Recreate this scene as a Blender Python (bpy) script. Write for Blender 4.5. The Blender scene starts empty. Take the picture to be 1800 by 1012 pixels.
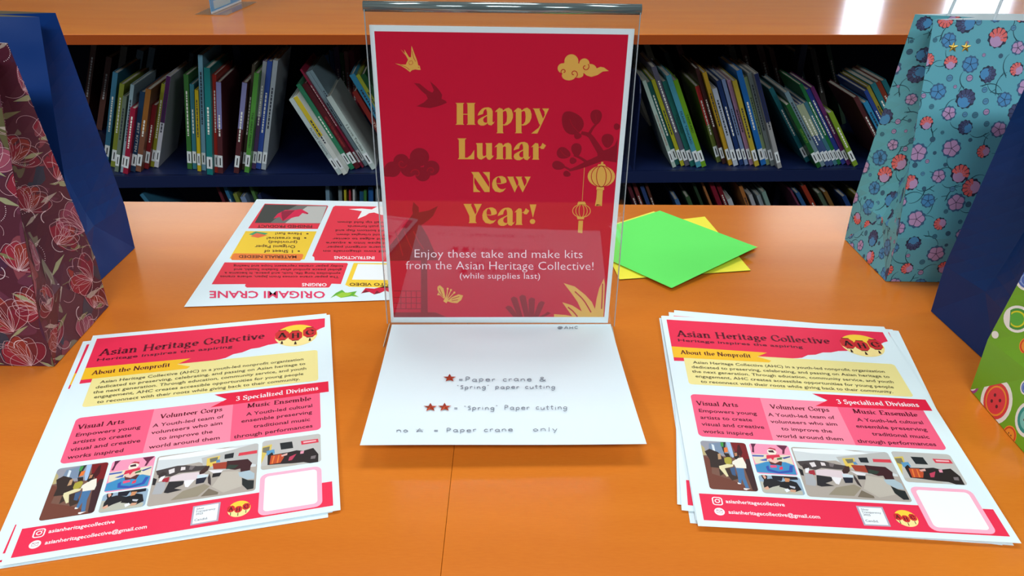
import bpy, math, random
import numpy as np
from mathutils import Vector, Matrix

SC = bpy.context.scene
COL = SC.collection
# ------------------------------------------------------------------ camera
CAM_H, PITCH, ROLL, FPX = 0.40715, math.radians(28.58), math.radians(0.70), 1405.0
_fw = np.array([0, math.cos(PITCH), -math.sin(PITCH)])
_r0 = np.array([1.0, 0, 0]); _u0 = np.cross(_r0, _fw)
_r = math.cos(ROLL) * _r0 + math.sin(ROLL) * _u0
_u = -math.sin(ROLL) * _r0 + math.cos(ROLL) * _u0
_C = np.array([0, 0, CAM_H])
cam = bpy.data.objects.new('camera', bpy.data.cameras.new('camera'))
COL.objects.link(cam)
cam.matrix_world = Matrix(((_r[0], _u[0], -_fw[0], 0), (_r[1], _u[1], -_fw[1], 0), (_r[2], _u[2], -_fw[2], CAM_H), (0, 0, 0, 1)))
cam.data.sensor_width = 36.0
cam.data.lens = FPX / 1800 * 36.0
cam.data.clip_start = 0.02
SC.camera = cam
# ------------------------------------------------------------------ view, world, lights
SC.view_settings.view_transform = 'Standard'
SC.view_settings.look = 'None'
SC.view_settings.gamma = 1.0
SC.view_settings.use_curve_mapping = False
SC.view_settings.exposure = 0.0
CEIL_W, WORLD_S, PANE_E = 23.6, 0.35, 6.0
world = bpy.data.worlds.new('world'); SC.world = world; world.use_nodes = True
world.node_tree.nodes['Background'].inputs[0].default_value = (0.75, 0.85, 1.0, 1)
world.node_tree.nodes['Background'].inputs[1].default_value = WORLD_S
ROOM = (-4.5, 6.5, -6.8, 7.5, -1.05, 1.95)
CEIL_LIGHTS = [(x, y) for y in (-1.5, 1.25, 5.4) for x in (-2.4, 0.0, 2.4)]
ROW_POWER = {-1.5: 2.3, 1.25: .62, 5.4: .54}
WINDOWS = [(2.95, 3.30), (3.84, 4.45), (4.62, 5.2), (5.4, 6.0)]
def area(loc, rot, sx, sy, power, col):
    l = bpy.data.lights.new('area_light', 'AREA'); l.shape = 'RECTANGLE'; l.size = sx; l.size_y = sy
    l.energy = power; l.color = col
    o = bpy.data.objects.new('area_light', l); COL.objects.link(o); o.location = loc; o.rotation_euler = rot
    return o
for (x, y) in CEIL_LIGHTS:
    area((x, y, ROOM[5] - 0.05), (0, 0, 0), 1.15, 0.55, CEIL_W * ROW_POWER[y], (0.90, 0.97, 1.0) if y < 5 else (1.0, 0.93, 0.80))

# ------------------------------------------------------------------ helpers
def lin(c):
    c = c / 255.0
    return c / 12.92 if c <= 0.04045 else ((c + 0.055) / 1.055) ** 2.4
def L3(rgb): return (lin(rgb[0]), lin(rgb[1]), lin(rgb[2]), 1.0)
_m = {}
def M(rgb, rough=0.5, spec=0.5, metal=0.0, coat=0.0, back=None, bump=0.0):
    k = (tuple(rgb), rough, spec, metal, coat, back, bump)
    if k in _m: return _m[k]
    m = bpy.data.materials.new('mat_%d' % len(_m)); m.use_nodes = True
    nt = m.node_tree; b = nt.nodes['Principled BSDF']
    b.inputs['Base Color'].default_value = L3(rgb); b.inputs['Roughness'].default_value = rough
    b.inputs['Specular IOR Level'].default_value = spec; b.inputs['Metallic'].default_value = metal
    b.inputs['Coat Weight'].default_value = coat
    if back:
        g = nt.nodes.new('ShaderNodeNewGeometry'); x = nt.nodes.new('ShaderNodeMix'); x.data_type = 'RGBA'
        x.inputs[6].default_value = L3(rgb); x.inputs[7].default_value = L3(back)
        nt.links.new(g.outputs['Backfacing'], x.inputs[0]); nt.links.new(x.outputs[2], b.inputs['Base Color'])
    if bump:
        n = nt.nodes.new('ShaderNodeTexNoise'); n.inputs['Scale'].default_value = 9; tc = nt.nodes.new('ShaderNodeTexCoord')
        nt.links.new(tc.outputs['Object'], n.inputs['Vector'])
        bp = nt.nodes.new('ShaderNodeBump'); bp.inputs['Strength'].default_value = bump; bp.inputs['Distance'].default_value = 0.02
        nt.links.new(n.outputs['Fac'], bp.inputs['Height']); nt.links.new(bp.outputs[0], b.inputs['Normal'])
    _m[k] = m
    return m
def wood(name, ca, cb, rough, axis_scale):
    m = bpy.data.materials.new(name); m.use_nodes = True; nt = m.node_tree; N = nt.nodes; b = N['Principled BSDF']
    tc = N.new('ShaderNodeTexCoord'); mp = N.new('ShaderNodeMapping'); mp.inputs['Scale'].default_value = axis_scale
    n1 = N.new('ShaderNodeTexNoise'); n1.inputs['Scale'].default_value = 3.0; n1.inputs['Detail'].default_value = 6
    n2 = N.new('ShaderNodeTexNoise'); n2.inputs['Scale'].default_value = 160.0; n2.inputs['Detail'].default_value = 3
    nt.links.new(tc.outputs['Object'], mp.inputs[0]); nt.links.new(mp.outputs[0], n1.inputs[0]); nt.links.new(mp.outputs[0], n2.inputs[0])
    ad = N.new('ShaderNodeMath'); ad.operation = 'MULTIPLY_ADD'; ad.inputs[1].default_value = 0.35
    nt.links.new(n2.outputs['Fac'], ad.inputs[0]); nt.links.new(n1.outputs['Fac'], ad.inputs[2])
    cr = N.new('ShaderNodeValToRGB'); cr.color_ramp.elements[0].position = 0.35; cr.color_ramp.elements[1].position = 0.95
    cr.color_ramp.elements[0].color = L3(ca); cr.color_ramp.elements[1].color = L3(cb)
    nt.links.new(ad.outputs[0], cr.inputs[0]); nt.links.new(cr.outputs[0], b.inputs['Base Color'])
    b.inputs['Roughness'].default_value = rough; b.inputs['Specular IOR Level'].default_value = 0.5
    return m
def emis(name, rgb, s):
    m = bpy.data.materials.new(name); m.use_nodes = True; b = m.node_tree.nodes['Principled BSDF']
    b.inputs['Base Color'].default_value = L3(rgb); b.inputs['Emission Color'].default_value = L3(rgb)
    b.inputs['Emission Strength'].default_value = s
    return m
def acrylic(name, tint=(0.995, 0.998, 0.997), boost=1.0):
    m = bpy.data.materials.new(name); m.use_nodes = True; nt = m.node_tree; N = nt.nodes
    for n in list(N): N.remove(n)
    o = N.new('ShaderNodeOutputMaterial'); mx = N.new('ShaderNodeMixShader'); t = N.new('ShaderNodeBsdfTransparent')
    g = N.new('ShaderNodeBsdfGlossy'); g.inputs['Roughness'].default_value = 0.02; lw = N.new('ShaderNodeLayerWeight'); lw.inputs[0].default_value = .5; f = N.new('ShaderNodeMath'); f.operation = 'POWER'; f.inputs[1].default_value = 5.0; nt.links.new(lw.outputs['Facing'], f.inputs[0])
    t.inputs[0].default_value = (*tint, 1)
    mm = N.new('ShaderNodeMath'); mm.operation = 'MULTIPLY_ADD'; mm.inputs[1].default_value = .96; mm.inputs[2].default_value = .04
    nt.links.new(f.outputs[0], mm.inputs[0]); nt.links.new(mm.outputs[0], mx.inputs[0]); nt.links.new(t.outputs[0], mx.inputs[1]); nt.links.new(g.outputs[0], mx.inputs[2]); nt.links.new(mx.outputs[0], o.inputs[0])
    return m

def ray(x, y): return _fw + _r * ((x - 900) / FPX) - _u * ((y - 506) / FPX)
def Zp(x, y, z=0.0):                      # point of the ray through a pixel at height z
    d = ray(x, y); return _C + d * (z - _C[2]) / d[2]
def Yp(x, y, Y):                          # ... at depth Y
    d = ray(x, y); return _C + d * (Y / d[1])

class MB:
    def __init__(s): s.v = []; s.f = []
    def add(s, vs, fs):
        k = len(s.v); s.v += [tuple(map(float, p)) for p in vs]; s.f += [tuple(i + k for i in f) for f in fs]; return s
    def box(s, x0, x1, y0, y1, z0, z1):
        return s.add([(x0, y0, z0), (x1, y0, z0), (x1, y1, z0), (x0, y1, z0), (x0, y0, z1), (x1, y0, z1), (x1, y1, z1), (x0, y1, z1)],
                     [(0, 3, 2, 1), (4, 5, 6, 7), (0, 1, 5, 4), (1, 2, 6, 5), (2, 3, 7, 6), (3, 0, 4, 7)])
    def tube(s, pts, r, n=8):
        pts = [np.array(p, float) for p in pts]; vs = []; fs = []
        for i, p in enumerate(pts):
            d = pts[min(i + 1, len(pts) - 1)] - pts[max(i - 1, 0)]; d /= np.linalg.norm(d)
            a = np.cross(d, [0, 0, 1.0]) if abs(d[2]) < .9 else np.cross(d, [1.0, 0, 0]); a /= np.linalg.norm(a); b = np.cross(d, a)
            for j in range(n):
                t = 2 * math.pi * j / n; vs.append(p + r * (math.cos(t) * a + math.sin(t) * b))
        for i in range(len(pts) - 1):
            for j in range(n):
                fs.append((i * n + j, i * n + (j + 1) % n, (i + 1) * n + (j + 1) % n, (i + 1) * n + j))
        fs.append(tuple(range(n))[::-1]); fs.append(tuple(range((len(pts) - 1) * n, len(pts) * n)))
        return s.add(vs, fs)
    def obj(s, name, mat, parent=None, smooth=False, bevel=0.0):
        me = bpy.data.meshes.new(name); me.from_pydata(s.v, [], s.f); me.validate(); me.update()
        me.materials.append(mat)
        if smooth: me.polygons.foreach_set('use_smooth', [True] * len(me.polygons))
        o = bpy.data.objects.new(name, me); COL.objects.link(o)
        if parent is not None:
            o.parent = parent
            o.matrix_parent_inverse = W(parent).inverted()
        if bevel:
            md = o.modifiers.new('bevel', 'BEVEL'); md.width = bevel; md.segments = 2; md.limit_method = 'ANGLE'
        return o
def multi(name, d, parent, mf):          # one mesh, several inks: {colour: MB}
    v = []; f = []; mi = []; ms = []
    for c, m in d.items():
        if not m.f: continue
        k = len(v); v += m.v; f += [tuple(i + k for i in q) for q in m.f]; mi += [len(ms)] * len(m.f); ms.append(mf(c))
    me = bpy.data.meshes.new(name); me.from_pydata(v, [], f)
    for q in ms: me.materials.append(q)
    me.polygons.foreach_set('material_index', mi); me.update()
    o = bpy.data.objects.new(name, me); COL.objects.link(o); o.parent = parent; o.matrix_parent_inverse = W(parent).inverted()
    return o
def W(o):
    m = Matrix.LocRotScale(o.location, o.rotation_euler, o.scale)
    if o.parent is not None: m = W(o.parent) @ o.matrix_parent_inverse @ m
    return m
def empty(name, loc=(0, 0, 0), rz=0.0):
    o = bpy.data.objects.new(name, None); COL.objects.link(o); o.location = tuple(map(float, loc)); o.rotation_euler = (0, 0, rz)
    o.empty_display_size = 0.02
    return o
def tag(o, label, cat, group=None):
    o['label'] = label; o['category'] = cat
    if group: o['group'] = group
    return o
def struct(o): o['kind'] = 'structure'; return o

# ---- 2-D drawing mapped on a surface: a frame is a function (u, v, off) -> xyz, v runs down the page
def hom(src, dst):
    A = []
    for (x, y), (u, v) in zip(src, dst):
        A.append([x, y, 1, 0, 0, 0, -u * x, -u * y, -u]); A.append([0, 0, 0, x, y, 1, -v * x, -v * y, -v])
    return np.linalg.svd(np.array(A, float))[2][-1].reshape(3, 3)
def flat_frame(uv, xyz_corners):          # page corners -> four world corners of a horizontal sheet
    H = hom(uv, [(p[0], p[1]) for p in xyz_corners]); z = xyz_corners[0][2]
    def f(u, v, off=0.0):
        q = H @ np.array([u, v, 1.0]); return (q[0] / q[2], q[1] / q[2], z + off)
    return f
def clip(poly, cl):
    out = [tuple(p) for p in poly]
    ar = sum(cl[i][0] * cl[(i + 1) % len(cl)][1] - cl[(i + 1) % len(cl)][0] * cl[i][1] for i in range(len(cl)))
    sg = 1 if ar > 0 else -1
    for i in range(len(cl)):
        a, b = cl[i], cl[(i + 1) % len(cl)]; inp = out; out = []
        if not inp: break
        def side(p): return sg * ((b[0] - a[0]) * (p[1] - a[1]) - (b[1] - a[1]) * (p[0] - a[0]))
        for j in range(len(inp)):
            p, q = inp[j - 1], inp[j]; sp, sq = side(p), side(q)
            if (sp >= 0) != (sq >= 0):
                t = sp / (sp - sq); out.append((p[0] + t * (q[0] - p[0]), p[1] + t * (q[1] - p[1])))
            if sq >= 0: out.append(q)
    return out
def area2(p): return sum(p[i - 1][0] * p[i][1] - p[i][0] * p[i - 1][1] for i in range(len(p)))
def poly(mb, F, pts, off, cl=None):
    if cl: pts = clip(pts, cl)
    if len(pts) < 3 or abs(area2(pts)) < 1e-12: return
    P = [F(u, v, off) for u, v in pts]
    mb.add(P, [tuple(range(len(P)))])
def ell(cx, cy, rx, ry=None, n=24, a0=0.0, a1=2 * math.pi, rot=0.0):
    ry = rx if ry is None else ry; out = []
    full = abs(a1 - a0 - 2 * math.pi) < 1e-6
    for i in range(n if full else n + 1):
        t = a0 + (a1 - a0) * i / n; x, y = rx * math.cos(t), ry * math.sin(t)
        out.append((cx + x * math.cos(rot) - y * math.sin(rot), cy + x * math.sin(rot) + y * math.cos(rot)))
    return out
def rrect(x0, y0, x1, y1, r, n=5):
    o = []
    for cx, cy, a in ((x1 - r, y0 + r, -90), (x1 - r, y1 - r, 0), (x0 + r, y1 - r, 90), (x0 + r, y0 + r, 180)):
        for i in range(n + 1):
            t = math.radians(a + 90 * i / n); o.append((cx + r * math.cos(t), cy + r * math.sin(t)))
    return o
def smooth_line(pts, k=6):
    if len(pts) < 3: return [tuple(p) for p in pts]
    P = [np.array(p, float) for p in pts]; P = [2 * P[0] - P[1]] + P + [2 * P[-1] - P[-2]]; out = []
    for i in range(1, len(P) - 2):
        for j in range(k):
            t = j / k; a, b, c, d = P[i - 1:i + 3]
            out.append(tuple(0.5 * (2 * b + (c - a) * t + (2 * a - 5 * b + 4 * c - d) * t * t + (3 * b - a - 3 * c + d) * t ** 3)))
    out.append(tuple(P[-2])); return out
def stroke(mb, F, pts, w, off, cl=None, closed=False):
    """line of width w (number, or function(dx, dy, t))"""
    n = len(pts); L = []; R = []
    for i in range(n):
        a = pts[i - 1] if (i > 0 or closed) else pts[i]; b = pts[(i + 1) % n] if (i < n - 1 or closed) else pts[i]
        dx, dy = b[0] - a[0], b[1] - a[1]; l = math.hypot(dx, dy) or 1e-9; dx /= l; dy /= l
        ww = (w(dx, dy, i / max(1, n - 1)) if callable(w) else w) / 2
        L.append((pts[i][0] - dy * ww, pts[i][1] + dx * ww)); R.append((pts[i][0] + dy * ww, pts[i][1] - dx * ww))
    for i in range(n if closed else n - 1):
        j = (i + 1) % n; poly(mb, F, [L[i], L[j], R[j], R[i]], off, cl)
_fc = {}
def font(s, bold=0.0):
    key = (s, bold)
    if key in _fc: return _fc[key]
    c = bpy.data.curves.new('text', 'FONT'); c.body = s; c.size = 1.0; c.resolution_u = 2; c.fill_mode = 'FRONT'; c.offset = bold
    o = bpy.data.objects.new('text', c); COL.objects.link(o)
    dg = bpy.context.evaluated_depsgraph_get(); dg.update()
    me = o.evaluated_get(dg).to_mesh()
    V = [(v.co.x, v.co.y) for v in me.vertices]; Fs = [tuple(p.vertices) for p in me.polygons]
    o.evaluated_get(dg).to_mesh_clear()
    bpy.data.objects.remove(o); bpy.data.curves.remove(c)
    _fc[key] = (V, Fs); return _fc[key]
def capH():
    V, _ = font('H'); return max(v[1] for v in V)
def place2d(V, Fs, x0, x1, cap, mb, F, A, B, h, off):
    dx, dy = B[0] - A[0], B[1] - A[1]; L = math.hypot(dx, dy); ux, uy = dx / L, dy / L; sx = L / (x1 - x0); sy = h / cap
    mb.add([F(A[0] + ux * sx * (x - x0) + uy * sy * y, A[1] + uy * sx * (x - x0) - ux * sy * y, off) for x, y in V], Fs)
def sans(mb, F, s, A, B, h, off, bold=0.0):
    V, Fs = font(s, bold); xs = [v[0] for v in V]
    place2d(V, Fs, min(xs), max(xs), capH(), mb, F, A, B, h, off)
# serif lettering: skeleton strokes drawn with a broad nib (cap height 1, x-height .64)
def _e(cx, cy, rx, ry, a0, a1, n=14): return [(cx + rx * math.cos(math.radians(a0 + (a1 - a0) * i / n)), cy + ry * math.sin(math.radians(a0 + (a1 - a0) * i / n))) for i in range(n + 1)]
X = .64
_bowl = lambda cx: _e(cx, X / 2, .22, X / 2 - .03, 0, 360, 20)
SK = {  # char: (advance, strokes, serif centres)
 'A': (.86, [[(.1, 0), (.43, 1)], [(.43, 1), (.76, 0)], [(.22, .34), (.62, .34)]], [(.1, 0), (.76, 0)]),
 'C': (.82, [_e(.46, .5, .36, .48, 45, 315, 22), [(.72, .82), (.74, .62)], [(.72, .18), (.74, .36)]], []),
 'D': (.86, [[(.18, 0), (.18, 1)], [(.18, .97), (.4, .97)] + _e(.4, .5, .36, .47, 80, -80, 16) + [(.18, .03)]], [(.18, 0), (.18, 1)]),
 'E': (.74, [[(.18, 0), (.18, 1)], [(.18, .97), (.64, .97), (.66, .8)], [(.18, .52), (.5, .52)], [(.18, .03), (.66, .03), (.69, .24)]], [(.18, 0), (.18, 1)]),
 'H': (.94, [[(.18, 0), (.18, 1)], [(.76, 0), (.76, 1)], [(.18, .5), (.76, .5)]], [(.18, 0), (.18, 1), (.76, 0), (.76, 1)]),
 'M': (1.06, [[(.16, 0), (.16, 1)], [(.16, 1), (.52, .05)], [(.52, .05), (.88, 1)], [(.88, 1), (.88, 0)]], [(.16, 0), (.14, 1), (.88, 0), (.9, 1)]),
 'N': (.94, [[(.16, 0), (.16, 1)], [(.16, 1), (.78, 0)], [(.78, 0), (.78, 1)]], [(.16, 0), (.14, 1), (.78, 1)]),
 'S': (.66, [smooth_line([(.56, .8), (.46, .95), (.3, .97), (.14, .84), (.14, .68), (.3, .54), (.5, .42), (.56, .24), (.46, .06), (.3, .02), (.14, .08), (.08, .24)])], []),
 'V': (.84, [[(.1, 1), (.43, 0)], [(.43, 0), (.76, 1)]], [(.1, 1), (.76, 1)]),
 'Y': (.84, [[(.1, 1), (.42, .45)], [(.42, .45), (.76, 1)], [(.42, .48), (.42, 0)]], [(.1, 1), (.76, 1), (.42, 0)]),
 '3': (.62, [smooth_line([(.1, .8), (.2, .95), (.34, .96), (.48, .82), (.42, .62), (.26, .53), (.44, .46), (.54, .26), (.42, .05), (.24, .02), (.08, .14)])], []),
 'a': (.56, [smooth_line([(.1, .5), (.18, .61), (.3, .63), (.4, .5)]) + [(.4, .08), (.5, .02)], _e(.25, .18, .17, .17, 80, 300, 12) + [(.4, .12)], [(.4, .38), (.22, .34)]], []),
 'b': (.62, [[(.14, 1), (.14, .04)], _e(.32, .32, .2, .29, 150, -150, 18)], [(.1, 1)]),
 'c': (.52, [_e(.3, .32, .2, .29, 55, 305, 16)], []),
 'd': (.64, [[(.48, 1), (.48, 0)], _e(.3, .32, .2, .29, 30, 330, 18)], [(.44, 1), (.52, 0)]),
 'e': (.54, [[(.1, .36), (.48, .36)] + _e(.29, .34, .2, .28, 5, 315, 18)], []),
 'f': (.38, [smooth_line([(.42, .94), (.3, .99), (.19, .86), (.18, .6)]) + [(.18, 0)], [(.04, X - .02), (.36, X - .02)]], [(.18, 0)]),
 'g': (.58, [_e(.26, .42, .16, .2, 0, 360, 16), smooth_line([(.16, .24), (.12, .12), (.3, .06), (.46, -.04), (.44, -.2), (.26, -.27), (.08, -.2), (.08, -.08), (.2, .04)]), [(.38, .54), (.52, .6)]], []),
 'h': (.68, [[(.14, 1), (.14, 0)], smooth_line([(.14, .42), (.26, .6), (.42, .6), (.5, .44)]) + [(.5, 0)]], [(.1, 1), (.14, 0), (.5, 0)]),
 'i': (.3, [[(.15, X), (.15, 0)], [(.15, .8), (.15, .93)]], [(.12, X), (.15, 0)]),
 'l': (.3, [[(.15, 1), (.15, 0)]], [(.12, 1), (.15, 0)]),
 'm': (1.0, [[(.14, X), (.14, 0)], smooth_line([(.14, .42), (.26, .6), (.4, .6), (.48, .44)]) + [(.48, 0)], smooth_line([(.48, .42), (.6, .6), (.74, .6), (.82, .44)]) + [(.82, 0)]], [(.1, X), (.14, 0), (.48, 0), (.82, 0)]),
 'n': (.68, [[(.14, X), (.14, 0)], smooth_line([(.14, .42), (.26, .6), (.42, .6), (.5, .44)]) + [(.5, 0)]], [(.1, X), (.14, 0), (.5, 0)]),
 'o': (.6, [_bowl(.3)], []),
 'p': (.64, [[(.14, X), (.14, -.3)], _e(.32, .32, .2, .29, 150, -150, 18)], [(.1, X), (.14, -.3)]),
 'r': (.46, [[(.14, X), (.14, 0)], smooth_line([(.14, .42), (.24, .58), (.34, .62), (.42, .56)])], [(.1, X), (.14, 0)]),
 's': (.48, [smooth_line([(.4, .5), (.3, .62), (.16, .58), (.12, .46), (.24, .34), (.38, .25), (.4, .12), (.28, .02), (.14, .04), (.08, .16)])], []),
 't': (.4, [[(.18, .84), (.18, .14), (.24, .03), (.38, .06)], [(.04, X - .02), (.36, X - .02)]], []),
 'u': (.66, [[(.14, X), (.14, .2)] + smooth_line([(.14, .2), (.22, .04), (.36, .04), (.5, .2)]), [(.5, X), (.5, 0)]], [(.1, X), (.46, X), (.54, 0)]),
 'v': (.6, [[(.08, X), (.3, 0)], [(.3, 0), (.52, X)]], [(.08, X), (.52, X)]),
 'y': (.6, [[(.08, X), (.3, .02)], [(.52, X), (.26, -.14), (.12, -.26)]], [(.08, X), (.52, X)]),
 'z': (.52, [[(.08, .5), (.1, .6), (.42, .6)], [(.42, .6), (.08, .04)], [(.08, .04), (.42, .04), (.44, .16)]], []),
 ' ': (.34, [], []),
}
def serif(mb, F, s, A, B, h, off, thick=.2, thin=.07):
    tot = sum(SK[c][0] + .05 for c in s); dx, dy = B[0] - A[0], B[1] - A[1]; L = math.hypot(dx, dy); ux, uy = dx / L, dy / L; sx = L / tot
    G = lambda x, y, o: F(A[0] + ux * sx * x + uy * h * y, A[1] + uy * sx * x - ux * h * y, o)
    nib = lambda a, b, t: thin + (thick - thin) * (a * math.sin(.35) + abs(b) * 0 - b * math.cos(.35)) ** 2
    x = 0
    for c in s:
        w, st, se = SK[c]
        for q in st:
            if len(q) == 2: q = [q[0], ((q[0][0] + q[1][0]) / 2, (q[0][1] + q[1][1]) / 2), q[1]]
            stroke(mb, G, [(x + p[0], p[1]) for p in q], nib, off)
        for (a, b) in se:
            mb.add([G(x + a - .14, b - .028, off), G(x + a + .14, b - .028, off), G(x + a + .14, b + .028, off), G(x + a - .14, b + .028, off)], [(0, 1, 2, 3)])
        x += w + .05
# pencil / pen handwriting, single-line letters (x-height .6)
HW = {
 'P': (.6, [[(.12, 0), (.14, 1), (.4, 1), (.52, .78), (.36, .55), (.14, .52)]]), 'S': (.5, [[(.42, .85), (.26, .98), (.1, .8), (.34, .5), (.4, .2), (.2, .02), (.04, .14)]]),
 'A': (.7, [[(.05, 0), (.34, .9), (.62, 0)], [(.16, .36), (.54, .36)]]), 'H': (.7, [[(.1, 0), (.1, .9)], [(.58, 0), (.58, .9)], [(.1, .45), (.58, .45)]]),
 'C': (.6, [[(.54, .8), (.3, .9), (.08, .5), (.26, .06), (.54, .1)]]),
 'a': (.62, [[(.48, .52), (.26, .6), (.08, .32), (.22, .02), (.48, .2), (.5, .58), (.5, .06), (.6, .02)]]),
 'p': (.58, [[(.1, .6), (.08, -.4)], [(.1, .42), (.3, .62), (.5, .36), (.32, .03), (.1, .12)]]),
 'e': (.56, [[(.08, .32), (.48, .36), (.34, .6), (.1, .46), (.12, .1), (.34, .0), (.52, .12)]]),
 'r': (.42, [[(.08, .6), (.1, 0)], [(.1, .4), (.22, .58), (.38, .56)]]),
 'c': (.5, [[(.44, .52), (.24, .62), (.08, .32), (.2, .03), (.46, .08)]]),
 'n': (.56, [[(.08, .6), (.08, 0)], [(.08, .4), (.28, .6), (.44, .46), (.48, 0)]]),
 'u': (.56, [[(.08, .6), (.1, .1), (.3, .02), (.46, .3), (.46, .6), (.5, 0)]]),
 't': (.44, [[(.22, .95), (.2, .1), (.36, .03)], [(.04, .62), (.4, .64)]]),
 'i': (.26, [[(.12, .58), (.12, 0)], [(.12, .8), (.14, .84)]]),
 'g': (.6, [[(.46, .5), (.24, .6), (.08, .32), (.22, .06), (.46, .2), (.48, .58), (.46, -.2), (.24, -.42), (.06, -.28)]]),
 'o': (.56, [[(.3, .6), (.08, .34), (.26, .02), (.5, .26), (.3, .6)]]),
 's': (.46, [[(.42, .8), (.24, .88), (.1, .7), (.34, .42), (.36, .1), (.08, .04)]]), 'l': (.24, [[(.12, 1), (.12, 0)]]), 'y': (.5, [[(.06, .6), (.26, .1)], [(.46, .6), (.2, -.4)]]),
 '&': (.8, [[(.72, 0), (.2, .78), (.36, .98), (.5, .8), (.1, .26), (.24, .02), (.5, .1), (.7, .42)]]),
 '=': (.6, [[(.1, .5), (.48, .5)], [(.1, .26), (.48, .26)]]), '"': (.3, [[(.08, 1), (.06, .84)], [(.18, 1), (.16, .84)]]),
 '@': (1.0, [[(.62, .5), (.4, .62), (.3, .36), (.5, .26), (.66, .6), (.7, .3), (.86, .5), (.7, .84), (.34, .86), (.1, .5), (.3, .08), (.7, .08)]]),
 '*': (.9, [[(.1, .1), (.42, .9), (.74, .1), (.04, .6), (.82, .6), (.1, .1)]]),
 ' ': (.5, []),
}
def hand(mb, F, s, A, B, h, off, w):
    tot = sum(HW[c][0] + .12 for c in s); dx, dy = B[0] - A[0], B[1] - A[1]; L = math.hypot(dx, dy); ux, uy = dx / L, dy / L; sx = L / tot
    x = 0
    for i, c in enumerate(s):
        a, st = HW[c]; jy = .05 * math.sin(i * 2.3)
        for q in st:
            q = q if c in '*' else smooth_line(q, 4)
            stroke(mb, F, [(A[0] + ux * sx * (x + p[0]) + uy * h * (p[1] + jy), A[1] + uy * sx * (x + p[0]) - ux * h * (p[1] + jy)) for p in q], w, off)
        x += a + .12
class Split:                      # one drawing function, several named parts
    def __init__(s): s.d = {}; s.k = None
    def add(s, v, f): s.d.setdefault(s.k, MB()).add(v, f)
def star(cx, cy, r, rot=0.0, q=0.42): return [(cx + (r if i % 2 == 0 else r * q) * math.sin(rot + math.pi * i / 5), cy - (r if i % 2 == 0 else r * q) * math.cos(rot + math.pi * i / 5)) for i in range(10)]

# ------------------------------------------------------------------ room
x0, x1, y0, y1, z0, z1 = ROOM
carpet = M((34, 36, 44), .95, .1)
wallm = M((214, 208, 198), .85, .2)
struct(MB().box(x0, x1, y0, y1, z0 - .1, z0).obj('floor', carpet))
struct(MB().box(x0, x1, y0, y1, z1, z1 + .1).obj('ceiling', M((232, 232, 228), .9, .1)))
struct(MB().box(x0 - .1, x0, y0, y1, z0, z1).obj('wall_left', wallm))
struct(MB().box(x1, x1 + .1, y0, y1, z0, z1).obj('wall_right', wallm))
struct(MB().box(x0, x1, y0 - .1, y0, z0, z1).obj('wall_front', M((120, 112, 104), .9, .2)))
WB, WT = -.15, 1.65
mb = MB().box(x0, x1, y1, y1 + .12, z0, WB).box(x0, x1, y1, y1 + .12, WT, z1)
e = [x0] + [q for w in WINDOWS for q in w] + [x1]
for i in range(0, len(e), 2): mb.box(e[i], e[i + 1], y1, y1 + .12, WB, WT)
struct(mb.obj('wall_back', wallm))
pane = emis('window_glow', (215, 235, 255), PANE_E)
for i, (a, b) in enumerate(WINDOWS):
    w = struct(MB().box(a, b, y1 + .08, y1 + .10, WB, WT).obj('window_%d' % (i + 1), pane))
    MB().box(a, b, y1 + .02, y1 + .06, WB, WB + .03).box(a, b, y1 + .02, y1 + .06, WT - .03, WT).box(a, a + .02, y1 + .02, y1 + .06, WB + .03, WT - .03).box(b - .02, b, y1 + .02, y1 + .06, WB + .03, WT - .03).obj('window_frame', M((220, 220, 220), .5), w)
glow = emis('ceiling_glow', (240, 242, 240), 3.0)
for (x, y) in CEIL_LIGHTS:
    t = tag(empty('ceiling_light', (x, y, z1 - .04)), '%s ceiling light panel in the row %s' % ({-2.4: 'left', 0.0: 'middle', 2.4: 'right'}[x], {-1.5: 'behind the viewer', 1.25: 'above the table', 5.4: 'nearest the windows'}[y]), 'ceiling light', 'ceiling light panels')
    MB().box(x - .6, x + .6, y - .3, y + .3, z1 - .03, z1).obj('frame', M((225, 225, 225), .6), t)
    MB().box(x - .57, x + .57, y - .27, y + .27, z1 - .04, z1 - .03).obj('diffuser', glow, t)

# ------------------------------------------------------------------ table and bookcase
wood_t = wood('honey_wood', (200, 106, 28), (216, 124, 40), .20, (.8, 5, 5))
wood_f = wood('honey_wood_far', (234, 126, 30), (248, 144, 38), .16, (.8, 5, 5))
wood_t.node_tree.nodes['Principled BSDF'].inputs['Specular IOR Level'].default_value = .42
wood_e = wood('honey_wood_edge', (190, 96, 28), (205, 110, 36), .35, (.8, 5, 5))
blue = M((12, 27, 68), .45, .5)
TE = math.tan(.0161)
def skew_slab(mb, xa, xb, ya, z0_, z1_, yb=.9793):
    vs = [(xa, ya, z0_), (xb, ya, z0_), (xb, yb + xb * TE, z0_), (xa, yb + xa * TE, z0_), (xa, ya, z1_), (xb, ya, z1_), (xb, yb + xb * TE, z1_), (xa, yb + xa * TE, z1_)]
    return mb.add(vs, [(0, 3, 2, 1), (4, 5, 6, 7), (0, 1, 5, 4), (1, 2, 6, 5), (2, 3, 7, 6), (3, 0, 4, 7)])
table = tag(empty('table', (0, .66, -1.05)), 'honey-coloured wooden table top carrying the sign, flyers and gift bags', 'table')
SX = -.0435
skew_slab(MB(), -1.25, SX - .00012, .350, -.030, 0).obj('top_panel', wood_t, table, bevel=.0003)
skew_slab(MB(), SX + .00012, 1.25, .350, -.030, 0).obj('top_panel', wood_t, table, bevel=.0003)
MB().box(-1.2, 1.2, .40, .90, -1.05, -.030).obj('cabinet_body', blue, table)

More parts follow.
